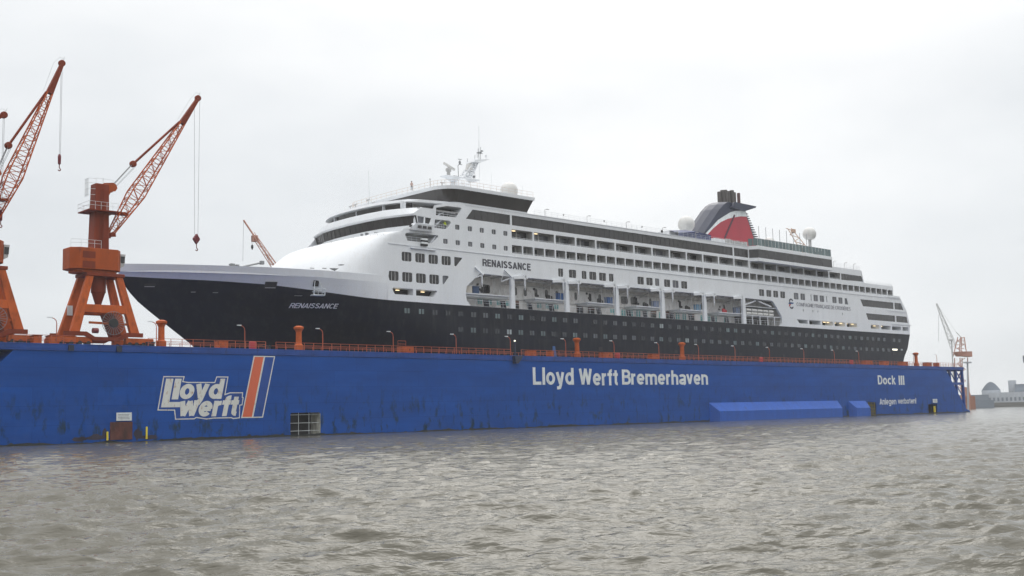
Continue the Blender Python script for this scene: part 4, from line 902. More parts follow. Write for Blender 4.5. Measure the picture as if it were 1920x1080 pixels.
# davits
def davit(x, first=False):
    d = MB()
    if first:
        d.bar((x-1.2, YS-.2, 29.1), (x+.25, YS-.75, 27.7), .3, .45); d.bar((x+.25, YS-.75, 27.7), (x-1.5, YS+.6, 26.9), .2, .2); d.tube((x-1.2, YS-.2, 29.0), (x-1.6, YS+.5, 27.0), .1)
    else:
        d.bar((x-2.4, YS-.05, 27.75), (x-.3, YS-.5, 27.9), .35, .55); d.tube((x-2.5, YS+.1, 28.05), (x+.4, YS-.45, 28.1), .12)
        d.bar((x+.1, YS-.5, 28.15), (x+.75, YS-.5, 27.75), .3, .4); d.box(x-.3, x+.3, YS-.65, YS-.35, 27.5, 28.3)
    o = d.build('davit', WHITE, ship)
    c_ = MB().tube((x+.05, YS-.5, 27.5), (x+.15, YS-.45, 26.1), .17, 8); c_.tube((x+.15, YS-.45, 26.1), (x+.15, YS-.45, 25.5), .08, 6); c_.build('hydraulic_cylinder', WHITE2, o)
davit(134.9, True); davit(142.2, True)
for a, b in zip(pil[:-1], pil[1:]): davit(a[1]+2.1); davit(b[0]-1.3)
# life raft bay (last)
mb = MB().box(217.6, 232.2, YS+.3, YI, 24.0, 24.15); mb.box(217.6, 231.0, YS+.3, YI, 26.1, 26.22)
for x in (220.5, 223.6, 226.8, 229.6): mb.box(x-.08, x+.08, YS+.25, YS+.42, 21.95, 24.0)
mb.bar((217.8, YS+.4, 26.5), (222.5, YS+.6, 27.6), .3, .3); mb.bar((223.5, YS+.6, 27.6), (228.5, YS+.4, 26.5), .3, .3)
mb.build('raft_rack', WHITE2, ship)
for z in (24.55, 25.35):
    for k in range(5): tx = 218.5+k*2.3; MB().tube((tx, YS+.75, z), (tx+1.9, YS+.75, z), .33, 12).build('life_raft_canister', DOME, ship)
MB().box(218.2, 231.5, YI-.4, YI-.35, 21.95, 23.9).build('dark_screen', DARK, ship)

# portholes
ups = [118.1, 121.2, 124.2, 127.2, 130.2, 133.2]+[136.1+2.97*k for k in range(9)]+[165.6+2.97*k for k in range(28)]+[248.7+2.97*k for k in range(12)]+[286.8, 289.8]
los = [130.1+2.95*k for k in range(53)]
allp = [(x, 20.4-.0016*(x-120)) for x in ups]+[(x, 17.6-.0016*(x-120)) for x in los]
allp.sort(key=lambda q: q[0])
rest = MB()
for i, (x, z) in enumerate(allp):
    h, wd = .85, 1.1
    y = 24-hb(x, z)
    if x > 280: y += .9*((x-280)/16)**2*max(0, (21.9-z)/10)
    mt = random.choices(GPORT, (3, 4, 3, .5))[0]
    def geo(mb, g):
        mb.box(x-wd/2, x-.1, y-.05, y+.02, z-h/2, z+h/2); mb.box(x+.1, x+wd/2, y-.05, y+.02, z-h/2, z+h/2)
    if i < 100: mb = MB(); geo(mb, 0); mb.build('porthole', mt, ship)
    else: geo(rest, 0)
o = rest.build('porthole', GPORT[1], ship); o['kind'] = 'stuff'
for x, z, h in ((166.9, 15.0, .8), (191.0, 14.95, .7), (214.5, 14.8, .8), (232.3, 14.8, .8), (198, 15.0, .4), (223, 15, .4)): MB().box(x-.55*h/.8, x+.55*h/.8, YS-.04, YS+.03, z-h/2, z+h/2).build('hull_opening', DARK, ship)
MB().box(285.6, 288.2, YS-.03, YS+.05, 17.35, 17.75).build('stern_opening_lamp', LITW, ship); MB().box(290.4, 291.4, YS+.04, YS+.1, 17.4, 17.8).build('stern_opening_lamp', GPORT[3], ship); MB().box(285.4, 290.8, YS-.02, YS+.06, 16.2, 16.9).build('hull_opening', DARK, ship)
# company mark and name
mb = MB(); put_text(mb, 'COMPAGNIE FRANÇAISE DE CROISIÈRES', 239.1, 264.6, 26.95, 28.35, YS-.03, .115); mb.build('company_name', GLETTER, ship)
def arc_poly(cx, cz, r0, r1, a0, a1, sx=1.35, n=12):
    o = [(cx+sx*r1*math.cos(R(a0+(a1-a0)*k/n)), cz+r1*math.sin(R(a0+(a1-a0)*k/n))) for k in range(n+1)]
    return o+[(cx+sx*r0*math.cos(R(a1-(a1-a0)*k/n)), cz+r0*math.sin(R(a1-(a1-a0)*k/n))) for k in range(n+1)]
lg = flat_poly(MB(), arc_poly(236.7, 28.2, .35, .68, 10, 235), YS-.03).build('company_mark', NAVY, ship)
flat_poly(MB(), [(235.6, 27.45), (237.6, 27.6), (237.9, 27.95), (236.2, 27.95), (235.5, 27.75)], YS-.03).build('blue_stroke', CRATEB, lg)
flat_poly(MB(), arc_poly(236.6, 27.05, .3, .66, 95, 200), YS-.03).build('red_stroke', REDB, lg); flat_poly(MB(), arc_poly(236.8, 27.0, .3, .66, 200, 350), YS-.034).build('navy_stroke', NAVY, lg)

# --- bridge: curved front, in plan
base = [(120.3, 8.6), (119.3, 11), (118.1, 14.5), (117.5, 19), (117.3, 24)]
plan = []
for i in range(len(base)-1):
    for k in range(3): t = k/3; plan.append((base[i][0]*(1-t)+base[i+1][0]*t, base[i][1]*(1-t)+base[i+1][1]*t))
plan.append(base[-1]); plan = plan+[(x, 48-y) for x, y in plan[-2::-1]]
def arc(z, dx, corner=0, ymin=8.6):
    o = []
    for x, y in plan:
        e = abs(y-24)/15.4; o.append((x+dx+corner*e**6, 24+(y-24)*(24-ymin)/15.4, z))
    return o
def arcs(rows, name, mt, close=False, smooth=False):
    mb = MB().grid(rows)
    o = mb.build(name, mt, ship)
    if smooth: [setattr(p, 'use_smooth', True) for p in o.data.polygons]
    return o
arcs([arc(33.8, 1.3), arc(34.35, 1.2), arc(34.45, -.1), arc(34.6, -.15), arc(35.5, .25)], 'bridge_front', WHITE)
wb = arcs([arc(35.5, .27), arc(37.1, -.1)], 'bridge_window_band', GLASSB)
mb = MB()
for k in range(25):
    t = k/24*(len(plan)-1); i = min(int(t), len(plan)-2); f = t-i; x = plan[i][0]*(1-f)+plan[i+1][0]*f; y = plan[i][1]*(1-f)+plan[i+1][1]*f
    mb.tube((x+.25, y, 35.5), (x-.12, y, 37.1), .05 if 0 < k < 24 else .16, 4)
mb.build('mullion', DARK, wb)
MB().box(120.15, 120.65, 8.62, 9.1, 35.7, 37.15).build('corner_post', WHITE, ship)
arcs([arc(37.1, -.1), arc(37.12, -.45), arc(37.4, -.55), arc(38.3, -.2, 1.0), arc(38.65, 0, 1.3), arc(38.68, 1.3, .5)], 'bridge_brow', WHITE)
MB().prism([(119.86, 37.1), (119.76, 37.4), (121.1, 38.3), (121.6, 38.66), (122.6, 38.6), (122.6, 37.1)], 8.56, 8.598).build('brow_end', WHITE, ship)
MB().prism([(120.16, 34.4), (120.16, 34.6), (120.56, 35.5), (121.8, 35.5), (121.8, 34.4)], 8.56, 8.598).build('brow_end', WHITE, ship)
for x, y in ((118.4, 16.5), (118.3, 17.5), (118.4, 11.6), (118.2, 14)): MB().box(x+1, x+1.3, y, y+.8, 36.7, 36.78).build('ceiling_lamp', LITW, ship)
# wing pod under the side windows
mb = MB().hexa([(119.6, 7.9, 34.35), (123.3, 7.9, 34.4), (124.0, 8.59, 34.6), (118.6, 8.59, 34.5)], [(119.6, 7.6, 35.55), (123.4, 7.6, 35.55), (124.1, 8.59, 35.6), (119.4, 8.59, 35.6)]); wp = mb.build('wing_pod', WHITE, ship)
for x in (120.0, 121.1, 122.2): MB().box(x, x+.85, 7.68, 7.76, 34.75, 35.3).build('wing_window', GLASS, wp)
MB().box(118.9, 119.5, 8.2, 8.7, 34.8, 35.3).build('wing_window', GLASS, wp)
# rails in the fore openings
mb = MB()
for (x0, x1, z) in ((124.9, 129.4, 37.65), (124.4, 127.4, 35.35), (118.3, 123.8, 32.5)):
    for h in (.35, .75): mb.tube((x0, YS+.15, z+h), (x1, YS+.15, z+h), .035, 5)
    for k in range(6): mb.tube((x0+(x1-x0)*k/5, YS+.15, z), (x0+(x1-x0)*k/5, YS+.15, z+.75), .03, 4)
mb.bar((124.2, YS+.6, 35.2), (126.4, YS+.6, 37.0), .5, .25); mb.bar((123.6, YS+.6, 32.4), (125.2, YS+.6, 34.1), .5, .2); mb.bar((125.2, YS+.6, 37.5), (127.4, YS+.6, 38.6), .5, .15)
mb.build('wing_railing', WHITE2, ship)
mb = MB(); 
for k in range(4): mb.cm = k % 2; mb.box(121.2, 122.6, 8.2, 8.55, 31.85+k*.33, 31.85+(k+1)*.33)
mb.build('striped_box', [DARK, LETTER], ship)
MB().box(118.9, 124.5, 8.2, 8.6, 31.2, 31.32).build('side_strake', WHITE2, ship)
mb = MB()
for k in range(7): x = 112.9+random.random()*2.5; y_ = 11.5+random.random()*3; mb.box(x, x+.4, y_, y_+.3, 33.4, 33.9+random.random()*.2)
mb.build('deck_gear', STEEL, ship)
# visor deck above the bridge
arcs([arc(38.68, 1.7, 0, 11.5), arc(39.95, 1.5, 0, 11.5)], 'visor_window_band', GLASSB)
mb = MB()
for y in (11.6, 16.5, 24, 31.5): mb.box(118.75+abs(y-24)*.05, 119.1+abs(y-24)*.08, y-.12, y+.12, 38.66, 39.95)
mb.box(119.8, 120.2, 11.2, 11.6, 38.66, 39.95)
mb.build('pillar', WHITE, ship)
rf = MB(); a0 = arc(39.92, .2, 0, 11.5); a1 = arc(40.45, .5, 0, 11.4)
n = len(a0); rf.grid([a0, a1])
nearl = [(119.9, 11.5), (123.0, 10.2), (127.5, 9.0), (132.0, 8.62)]; 
rf.grid([[(x, y, 39.92+.03*i) for i, (x, y) in enumerate(nearl)], [(x, y, z) for (x, y), z in zip([(a1[0][0], a1[0][1])]+nearl[1:], (40.45, 40.45, 40.42, 40.4))]])
rf.face([(x, y, 40.44) for x, y, z in a1]+[(x, 48-y, 40.44) for x, y in nearl[1:]]+[(x, y, 40.44) for x, y in nearl[:0:-1]])
rf.face([(x, y, 39.93) for x, y, z in a0]+[(x, 48-y, 39.93) for x, y in nearl[1:]]+[(x, y, 39.93) for x, y in nearl[:0:-1]])
rf.build('visor_roof', WHITE, ship)
MB().box(122.0, 132, 12.5, 35.5, 38.6, 40.4).build('deck_house', GREYW, ship)
# observation lounge
def lounge(z, ins, xe, r=2.8):
    y0 = 8.3+ins; x0 = 126.9+ins; pts = [(xe, y0)]
    pts.append((131.5, y0))
    for k in range(9): a = R(270-90*k/8); rx = 131.0-x0; ry = 4.2; pts.append((131.0+rx*math.cos(a), y0+ry+ry*math.sin(a)))
    pts.append((x0-.25, 24)); 
    full = pts+[(x, 48-y) for x, y in pts[-2::-1]]
    return [(x, y, z) for x, y in full]
MB().grid([lounge(40.2, .95, 147.8), lounge(40.72, .9, 147.9)]).build('lounge_base', WHITE, ship)
lw = MB().grid([lounge(40.7, .88, 147.9), lounge(42.95, .12, 148.9)]).build('lounge_window_band', GLASSB, ship)
mb = MB()
for k in range(13): t = k/12; x = 131.6+16.4*t; mb.box(x-.03, x+.03, 8.4, 9.3, 42.86, 42.93)
mb.build('soffit_light', LETTER, lw)
mb = MB().grid([lounge(42.92, 0, 149.1), lounge(43.55, -.02, 149.3)]); mb.face(lounge(43.52, .05, 149.25)); mb.face(lounge(42.93, .05, 149.05))
mb.face([(149.3, 8.3, 43.55), (149.3, 39.7, 43.55), (149.1, 39.7, 42.92), (149.1, 8.3, 42.92)]); mb.build('lounge_roof', WHITE, ship)
MB().face([(147.8, 9.2, 40.2), (147.8, 38.8, 40.2), (148.9, 38.8, 42.95), (148.9, 9.2, 42.95)]).build('lounge_aft_wall', WHITE, ship)
mb = MB(); L_ = lounge(43.5, .2, 149.0)
for z in (44.05, 44.6): mb.path([(x, y, z) for x, y, _ in L_], .025, 4)
per = []
for a, b in zip(L_[:-1], L_[1:]):
    d = math.dist(a, b); k = max(1, round(d/1.6))
    for q in range(k): per.append((a[0]+(b[0]-a[0])*q/k, a[1]+(b[1]-a[1])*q/k))
for x, y in per: mb.tube((x, y, 43.5), (x, y, 44.6), .022, 4)
mb.build('roof_railing', TAN, ship)

# --- sports deck: rail, lights, aft lounge
def deck_rail(pts, z, h=1.1, sp=1.6, name='deck_railing', mt=WHITE2, r=.022):
    mb = MB()
    for q in (h, h*.66, h*.33): mb.path([(x, y, z+q) for x, y in pts], r, 4)
    for a, b in zip(pts[:-1], pts[1:]):
        d = math.dist(a, b); k = max(1, round(d/sp))
        for i in range(k+1): mb.tube((a[0]+(b[0]-a[0])*i/k, a[1]+(b[1]-a[1])*i/k, z), (a[0]+(b[0]-a[0])*i/k, a[1]+(b[1]-a[1])*i/k, z+h), r, 4)
    mb.build(name, mt, ship)
deck_rail([(149.5, 8.8), (221, 8.8)], 40.2); deck_rail([(254.6, 8.8), (270.8, 8.8), (271, 38)], 38.25); deck_rail([(272.6, 8.8), (287.8, 8.8), (287.8, 38)], 35.0, .6); deck_rail([(149.2, 39.2), (221, 39.2)], 40.2)
MB().box(131.7, 221, YS-.08, YS+.12, 40.2, 40.32).build('deck_edge', WHITE, ship)
mb = MB()
for x in (152.5, 164.5, 176.5, 188.5, 200, 258, 263.5, 268): z = 40.2 if x < 220 else 38.25; mb.path([(x, 8.9, z), (x, 8.9, z+1.45), (x+.5, 8.7, z+1.55)], .05); mb.box(x+.3, x+.9, 8.6, 8.8, z+1.5, z+1.6)
for x in (158, 170, 182, 194): mb.lathe((x, 9.2, 41.1), [(.12, 0), (.16, .3), (.05, .4)], 8)
mb.build('deck_light', GREYW, ship)
mb = MB().lathe((188.0, 8.7, 40.8), [(.32, -.05), (.32, .05)], 14, 'y'); mb.build('life_ring', BLACK, ship)
mb = MB().box(196, 208, 13, 17, 40.2, 42.4); mb.box(212, 221, 12.5, 20, 40.2, 42.1); mb.build('deck_house', WHITE, ship)
mb = MB().add([(196, 10.5, 41.5), (202, 10.2, 42.3), (208, 10.5, 42.1), (196, 13, 42.4), (202, 13, 43.0), (208, 13, 42.7), (196, 10.5, 40.2), (208, 10.5, 40.2)], [(0, 1, 4, 3), (1, 2, 5, 4), (0, 6, 7, 2, 1)]); mb.build('blue_awning', mat('navy_tarpaulin', (.03, .045, .13), .6, var=.3), ship)
# aft overhanging lounge
YO = 6.8
al = [(219.9, 8.6), (221.2, YO), (253.9, YO), (253.9, 48-YO), (221.2, 48-YO), (219.9, 39.4)]
mb = MB().slab(al, 36.75, 37.5); mb.build('aft_lounge_base', WHITE, ship)
ins_ = [(219.95, 8.63), (221.2, YO+.06), (253.8, YO+.06), (253.8, 48-YO-.06), (221.2, 48-YO-.06), (219.95, 39.3)]
MB().slab(ins_, 37.5, 39.52).build('aft_lounge_window_band', GLASSB, ship)
MB().slab(al, 39.52, 40.32).build('aft_lounge_roof', WHITE, ship)
gl = MB()
sc_pts = [(219.9, 8.7), (221.2, YO+.1), (253.6, YO+.1), (253.6, 12)]
for a, b in zip(sc_pts[:-1], sc_pts[1:]):
    d = math.dist(a, b); k = max(1, round(d/1.48))
    for i in range(k):
        p = (a[0]+(b[0]-a[0])*(i+.04)/k, a[1]+(b[1]-a[1])*(i+.04)/k); q = (a[0]+(b[0]-a[0])*(i+.96)/k, a[1]+(b[1]-a[1])*(i+.96)/k)
        gl.face([(p[0], p[1], 40.4), (q[0], q[1], 40.4), (q[0], q[1], 42.1), (p[0], p[1], 42.1)])
gs = gl.build('wind_screen', SCREEN, ship)
mb = MB()
for k in range(23): x = 221.2+32.4*k/22; mb.box(x-.035, x+.035, YO+.12, YO+.2, 40.3, 42.15)
mb.build('screen_post', STEEL, gs)
mb = MB()
for x in (222.2, 225.1, 228.0, 230.9, 233.9, 236.8, 239.8, 242.8): mb.tube((x, YO+.3, 40.3), (x, YO+.3, 45.1), .06, 6)
mb.build('net_pole', STEEL, ship)
mb = MB()
for k in range(9): x = 212.5+k*.95; mb.box(x, x+.55, 9.4, 9.9, 40.3, 41.3+.3*random.random())
mb.build('deck_chair_stack', GREYW, ship)
# vents at the stern deck
mb = MB()
for x in (273.5, 276.0): mb.lathe((x, 14, 35.2), [(.7, 0), (.7, 2.0), (.9, 2.3), (.9, 2.7), (.5, 2.9)], 14)
mb.build('ventilator', GREYW, ship)
# funnel
def fz(pts, dx=0): return [(x+dx, z) for x, z in pts]
body = [(211.5, 40.2), (217.0, 45.1), (223.6, 51.7), (226.6, 53.4), (236.0, 54.0), (237.6, 52.4), (243.3, 40.2)]
fn = MB()
YA, YB = 21.0, 27.0
# rounded front: centre line further forward than the sides
def fsec(x0, x1, z): return [(x0, 24, z), (x0+.6, 22.3, z), (x0+2.0, YA, z), (x1, YA, z), (x1, YB, z), (x0+2.0, YB, z), (x0+.6, 25.7, z)]
secs = [fsec(213, 243.9, 40.2), fsec(217.6, 240.8, 45.1), fsec(221.6, 239.2, 49.0), fsec(224.4, 237.9, 51.7), fsec(226.4, 237.3, 53.2), fsec(228.0, 236.6, 54.0)]
for a, b in zip(secs[:-1], secs[1:]):
    n = 7
    for i in range(n): fn.face([a[i], a[(i+1) % n], b[(i+1) % n], b[i]])
fn.face(secs[-1])
fun = fn.build('funnel', NAVY, ship)
MB().prism([(232.0, 54.05), (241.2, 53.95), (241.0, 53.65), (236.4, 52.3), (230.8, 52.6)], 20.2, 27.8).build('funnel_fin', NAVY, fun, bevel=.05)
def curve(pts, n=14):
    xs_ = [p[0] for p in pts]; return [(x, float(np.interp(x, xs_, [p[1] for p in pts]))) for x in np.linspace(xs_[0], xs_[-1], n)]
top = [(220.2, 45.05), (222.8, 46.9), (225.5, 48.9), (228.4, 50.3), (231, 51.5), (233.1, 52.05), (235.3, 52.35), (237.5, 52.3)]
midc = [(221.0, 44.9), (223.5, 46.7), (226.6, 48.5), (229.8, 49.7), (232.9, 50.4), (235.4, 50.9), (237.9, 51.05)]
flat_poly(MB(), top+[(238.0, 51.1)]+midc[::-1][1:], YA-.03).build('white_stripe', LETTER, fun)
flat_poly(MB(), midc+[(240.9, 45.0), (243.0, 40.9), (217.5, 40.9)], YA-.03).build('red_panel', FRED, fun)
MB().bar((227.9, YA-.09, 44.6), (232.6, YA-.09, 50.9), .1, .5).build('panel_seam', mat('dark_red_paint', (.06, .015, .03), .5), fun)
mb = MB()
for k in range(13):
    z = 45.2+k*.55; x = float(np.interp(z, [40.2, 52], [243.9, 237.8])); mb.box(x-.1, x+.85+(13-k)*.11, YA+.2, YB-.2, z, z+.2)
mb.box(237.6, 238.6, YA+.4, YB-.4, 51.3, 52.2)
mb.build('louvre', NAVY, fun)
mb = MB()
for x, y, r_, zt in ((231.4, 24.2, .5, 57.3), (232.5, 24.0, .55, 57.8), (233.7, 24.0, .58, 58.0), (235.2, 24.2, .55, 57.9), (236.4, 23.9, .6, 58.2), (237.8, 24.2, .5, 57.9), (239.5, 24.0, .42, 57.9)):
    mb = MB().lathe((x-.3, y, 53.2), [(r_, 0), (r_, zt-53.5), (r_*.94, zt-53.3), (r_*.5, zt-53.5)], 14); mb.build('exhaust_pipe', SOOT if x < 238 else mat('brown_exhaust_pipe', (.13, .07, .07), .6, metal=.2, var=.3), fun)
# satellite domes
def dome(x, y, z, r, zb, pr):
    d = MB().lathe((x, y, z), sph(0, r, z0=-.82), 28).build('satellite_dome', DOME, ship); [setattr(p, 'use_smooth', len(p.vertices) == 4) for p in d.data.polygons]
    MB().lathe((x, y, zb), [(pr*1.3, 0), (pr*.8, .3), (pr*.8, z-r*.8-zb-.2), (pr*1.3, z-r*.8-zb), (pr*1.3, z-r*.7-zb)], 16).build('pedestal', GREYW, d)
dome(146.2, 12.2, 45.1, 1.72, 43.5, .7); dome(206.2, 16.0, 45.2, 1.95, 40.2, .8); dome(250.7, 11.0, 46.45, 1.72, 40.3, .5); dome(243.0, 18, 44.3, 1.5, 40.3, .6)
# mast
ms = MB().lathe((144.0, 24, 43.5), [(2.6, 0), (2.4, 3.6), (2.0, 4.6), (1.3, 5.6)], 18)
ms.hexa([(139.8, 23, 49.21), (148.2, 23, 49.21), (148.2, 25, 49.21), (139.8, 25, 49.21)], [(139.6, 23, 49.35), (148.5, 23, 49.5), (148.5, 25, 49.5), (139.6, 25, 49.35)])
ms.hexa([(142.4, 23.2, 48.5), (145.9, 23.2, 48.5), (145.9, 24.8, 48.5), (142.4, 24.8, 48.5)], [(140.8, 23.0, 49.2), (147.2, 23.0, 49.2), (147.2, 25.0, 49.2), (140.8, 25.0, 49.2)])
mst = ms.build('mast', WHITE, ship)
mb = MB()
P0 = [(144.2, 23.3, 49.4), (144.2, 24.7, 49.4), (146.4, 24.7, 49.4), (146.4, 23.3, 49.4)]; P1 = [(147.3, 23.5, 53.0), (147.3, 24.5, 53.0), (148.5, 24.5, 53.0), (148.5, 23.5, 53.0)]
lerp = lambda a, b, t: tuple(a[i]+(b[i]-a[i])*t for i in range(3))
for i in range(4):
    mb.tube(P0[i], P1[i], .13, 6)
    for k in range(4):
        a, b = k/4, (k+1)/4; j = (i+1) % 4
        mb.tube(lerp(P0[i], P1[i], a), lerp(P0[j], P1[j], b), .08, 5); mb.tube(lerp(P0[i], P1[i], b), lerp(P0[j], P1[j], b), .08, 5)
mb.hexa([(146.8, 22.6, 52.9), (148.6, 22.6, 53.0), (148.6, 25.4, 53.0), (146.8, 25.4, 52.9)], [(147.0, 22.6, 53.3), (151.4, 22.9, 54.1), (151.4, 25.1, 54.1), (147.0, 25.4, 53.3)])
mb.tube((151.3, 24, 54.1), (151.2, 24, 54.9), .05); mb.box(151.05, 151.35, 23.9, 24.1, 54.7, 55.1)
mb.lathe((148.2, 24, 53.4), sph(0, .55), 12)
mb.build('lattice_tower', WHITE, mst)
mb = MB()
mb.path([(149.3, 24, 53.9), (149.1, 24, 55.6), (149.1, 24, 56.2)], .06); mb.tube((149.7, 24, 54), (149.8, 24, 56.6), .05); mb.tube((148.7, 24, 55.3), (150.3, 24, 55.3), .06); mb.tube((148.8, 24, 54.2), (148.8, 24, 55.3), .05)
mb.tube((147.2, 23, 53), (147.3, 23, 54.4), .05); mb.tube((147.0, 25, 53), (147.0, 25, 54.0), .05); mb.box(149.9, 150.3, 23.8, 24.2, 55.7, 55.9); mb.box(149.2, 149.8, 23.7, 24.3, 55.2, 55.5)
mb.path([(143.7, 24, 49.5), (143.6, 24, 51.9), (143.9, 24, 52.2), (144.7, 24, 52.2)], .07); mb.lathe((144.1, 24, 52.3), [(.2, 0), (.25, .4), (.1, .7)], 10); mb.bar((143.4, 23.6, 53.1), (144.9, 24.4, 53.4), .12, .12)
mb.box(142.3, 143.4, 23.8, 24.2, 49.6, 49.7); mb.tube((147.8, 24, 49.5), (147.7, 24, 50.2), .06); mb.box(147.6, 148.0, 23.8, 24.2, 50.0, 50.4); mb.tube((148.1, 24, 49.6), (148.0, 24, 52.6), .03)
mb.build('antenna', STEEL, mst)
rd = MB().lathe((141.1, 24, 49.4), [(.35, 0), (.35, .9), (.55, 1.0), (.6, 1.5), (.3, 1.7)], 14).build('radar_base', GREYW, mst)
MB().bar((139.2, 23.1, 51.6), (143.4, 24.9, 51.2), .35, .4).build('radar_scanner', DOME, rd)
MB().hexa([(145.4, 23.4, 51.2), (146.7, 23.4, 51.2), (147.2, 24.6, 51.2), (145.9, 24.6, 51.2)], [(145.9, 23.4, 52.6), (147.2, 23.4, 52.7), (147.6, 24.6, 52.7), (146.3, 24.6, 52.6)]).build('search_panel', DOME, mst)
mb = MB().tube((145.7, 20, 49), (145.8, 20, 59.5), .035, 4); mb.tube((118.9, 20, 40.5), (118.7, 20, 46.8), .03, 4); mb.tube((125.6, 14, 43.4), (125.6, 14, 43.4), .02)
mb.tube((148.9, 20, 43.5), (148.9, 20, 50.5), .02, 4); mb.tube((148.6, 11, 43.5), (148.7, 11, 46.3), .025, 4); mb.tube((147.5, 22, 43.5), (147.5, 22, 57), .02, 4)
mb.build('whip_antenna', LETTER, ship)
mb = MB().tube((136.0, 20, 43.5), (136.0, 20, 46.8), .12, 8); mb.bar((135.6, 20, 46.8), (136.7, 20, 46.8), .15, .15); mb.tube((136.6, 20, 46.8), (136.7, 20, 47.4), .04); mb.lathe((137.0, 19.5, 45.0), [(.45, 0), (.45, .12)], 14, 'y')
mb.tube((125.5+2.6, 14, 43.5), (128.1, 14, 45.3), .06); mb.lathe((128.1, 14, 45.3), [(.1, 0), (.14, .2)], 8); mb.build('roof_equipment', GREYW, ship)
mb = MB()
for x, y in ((117.2, 19.5), (118.0, 24.5), (118.3, 26.5), (119.5, 21)): mb.tube((x+1, y, 40.4), (x+1, y, 41.2), .07); mb.bar((x+.7, y, 41.2), (x+1.4, y+.1, 41.5), .2, .2)
mb.build('search_light', GREYW, ship)
# foredeck crane and gear showing over the bulwark
MB().tube((95.0, 24, 27.9), (99.1, 24, 29.0), .16, 8).build('foredeck_crane', STEEL, ship)
mb = MB().box(98.9, 99.5, 23.7, 24.3, 28.7, 29.3); mb.box(93.2, 93.9, 23.6, 24.4, 25.6, 28.4); mb.box(94.2, 94.7, 23.6, 24.4, 25.6, 28.3); mb.tube((95.6, 24, 25.6), (95.2, 24, 28.0), .2); mb.build('windlass', STEEL, ship)
MB().add([(103.0, 9.6, 26.75), (104.6, 9.2, 26.75), (103.9, 9.4, 26.3), (103.7, 10.2, 26.6)], [(0, 1, 2), (0, 2, 3), (1, 3, 2), (0, 3, 1)]).build('fairlead', STEEL, ship)

# stored things standing in the lifeboat bays (they rest on the ship)
for i, (x, lb) in enumerate(((133.9, 'dark blue bin in the foremost lifeboat bay, beside the pale bin'), (156.0, 'blue bin at the right end of the second lifeboat bay'), (170.4, 'blue bin at the right end of the third lifeboat bay'), (185.3, 'pale blue bin at the right end of the fourth lifeboat bay'), (200.0, 'blue bin at the right end of the fifth lifeboat bay'), (214.8, 'grey blue bin at the right end of the sixth lifeboat bay'))):
    t = thing('storage_bin', lb, 'bin', (x, YS+1.3, 24.33), 'bins standing in the lifeboat bays')
    mt = [mat('dark_blue_plastic', (.02, .05, .12), .5), CRATEB, CRATEB, mat('pale_blue_plastic', (.2, .25, .38), .5), mat('sky_blue_plastic', (.15, .28, .42), .5), mat('slate_blue_plastic', (.14, .19, .3), .5)][i]
    MB().box(x, x+1.5, YS+.75, YS+1.7, 24.4, 25.6).build('body', mt, t, bevel=.05); MB().box(x-.05, x+1.55, YS+.7, YS+1.75, 25.6, 25.7).build('lid', mt, t)
t = thing('storage_bin', 'pale bin at the rounded left end of the foremost lifeboat bay', 'bin', (132.8, YS+1.3, 24.33), 'bins standing in the lifeboat bays')
MB().box(132.2, 133.7, YS+.75, YS+1.7, 24.4, 25.7).build('body', mat('beige_plastic', (.5, .47, .42), .6), t, bevel=.05); MB().box(132.15, 133.75, YS+.7, YS+1.75, 25.7, 25.78).build('lid', LETTER, t)
for x, z, lb, mt in ((153.6, 24.33, 'pair of dark barrels on the second lifeboat platform', BLACK), (168.3, 24.33, 'row of dark barrels on the third lifeboat platform', BLACK), (182.6, 24.33, 'dark heap of gear on the fourth lifeboat platform', BLACK), (197.0, 24.33, 'black heap of gear on the fifth lifeboat platform', BLACK), (210.6, 24.33, 'bright red sack on the sixth lifeboat platform', REDB), (184.6, 24.33, None, BLACK)):
    if lb is None: continue
    mb = MB()
    for k in range(3): mb.lathe((x+k*.62, YS+1.4+.1*k, z), [(.25, 0), (.3, .2), (.3, .85-.12*k), (.15, 1.0-.12*k)], 10)
    tag(mb.build('barrel' if mt is BLACK else 'sack', mt, None), lb, 'barrels' if 'barrel' in lb else 'gear' if mt is BLACK else 'sack')

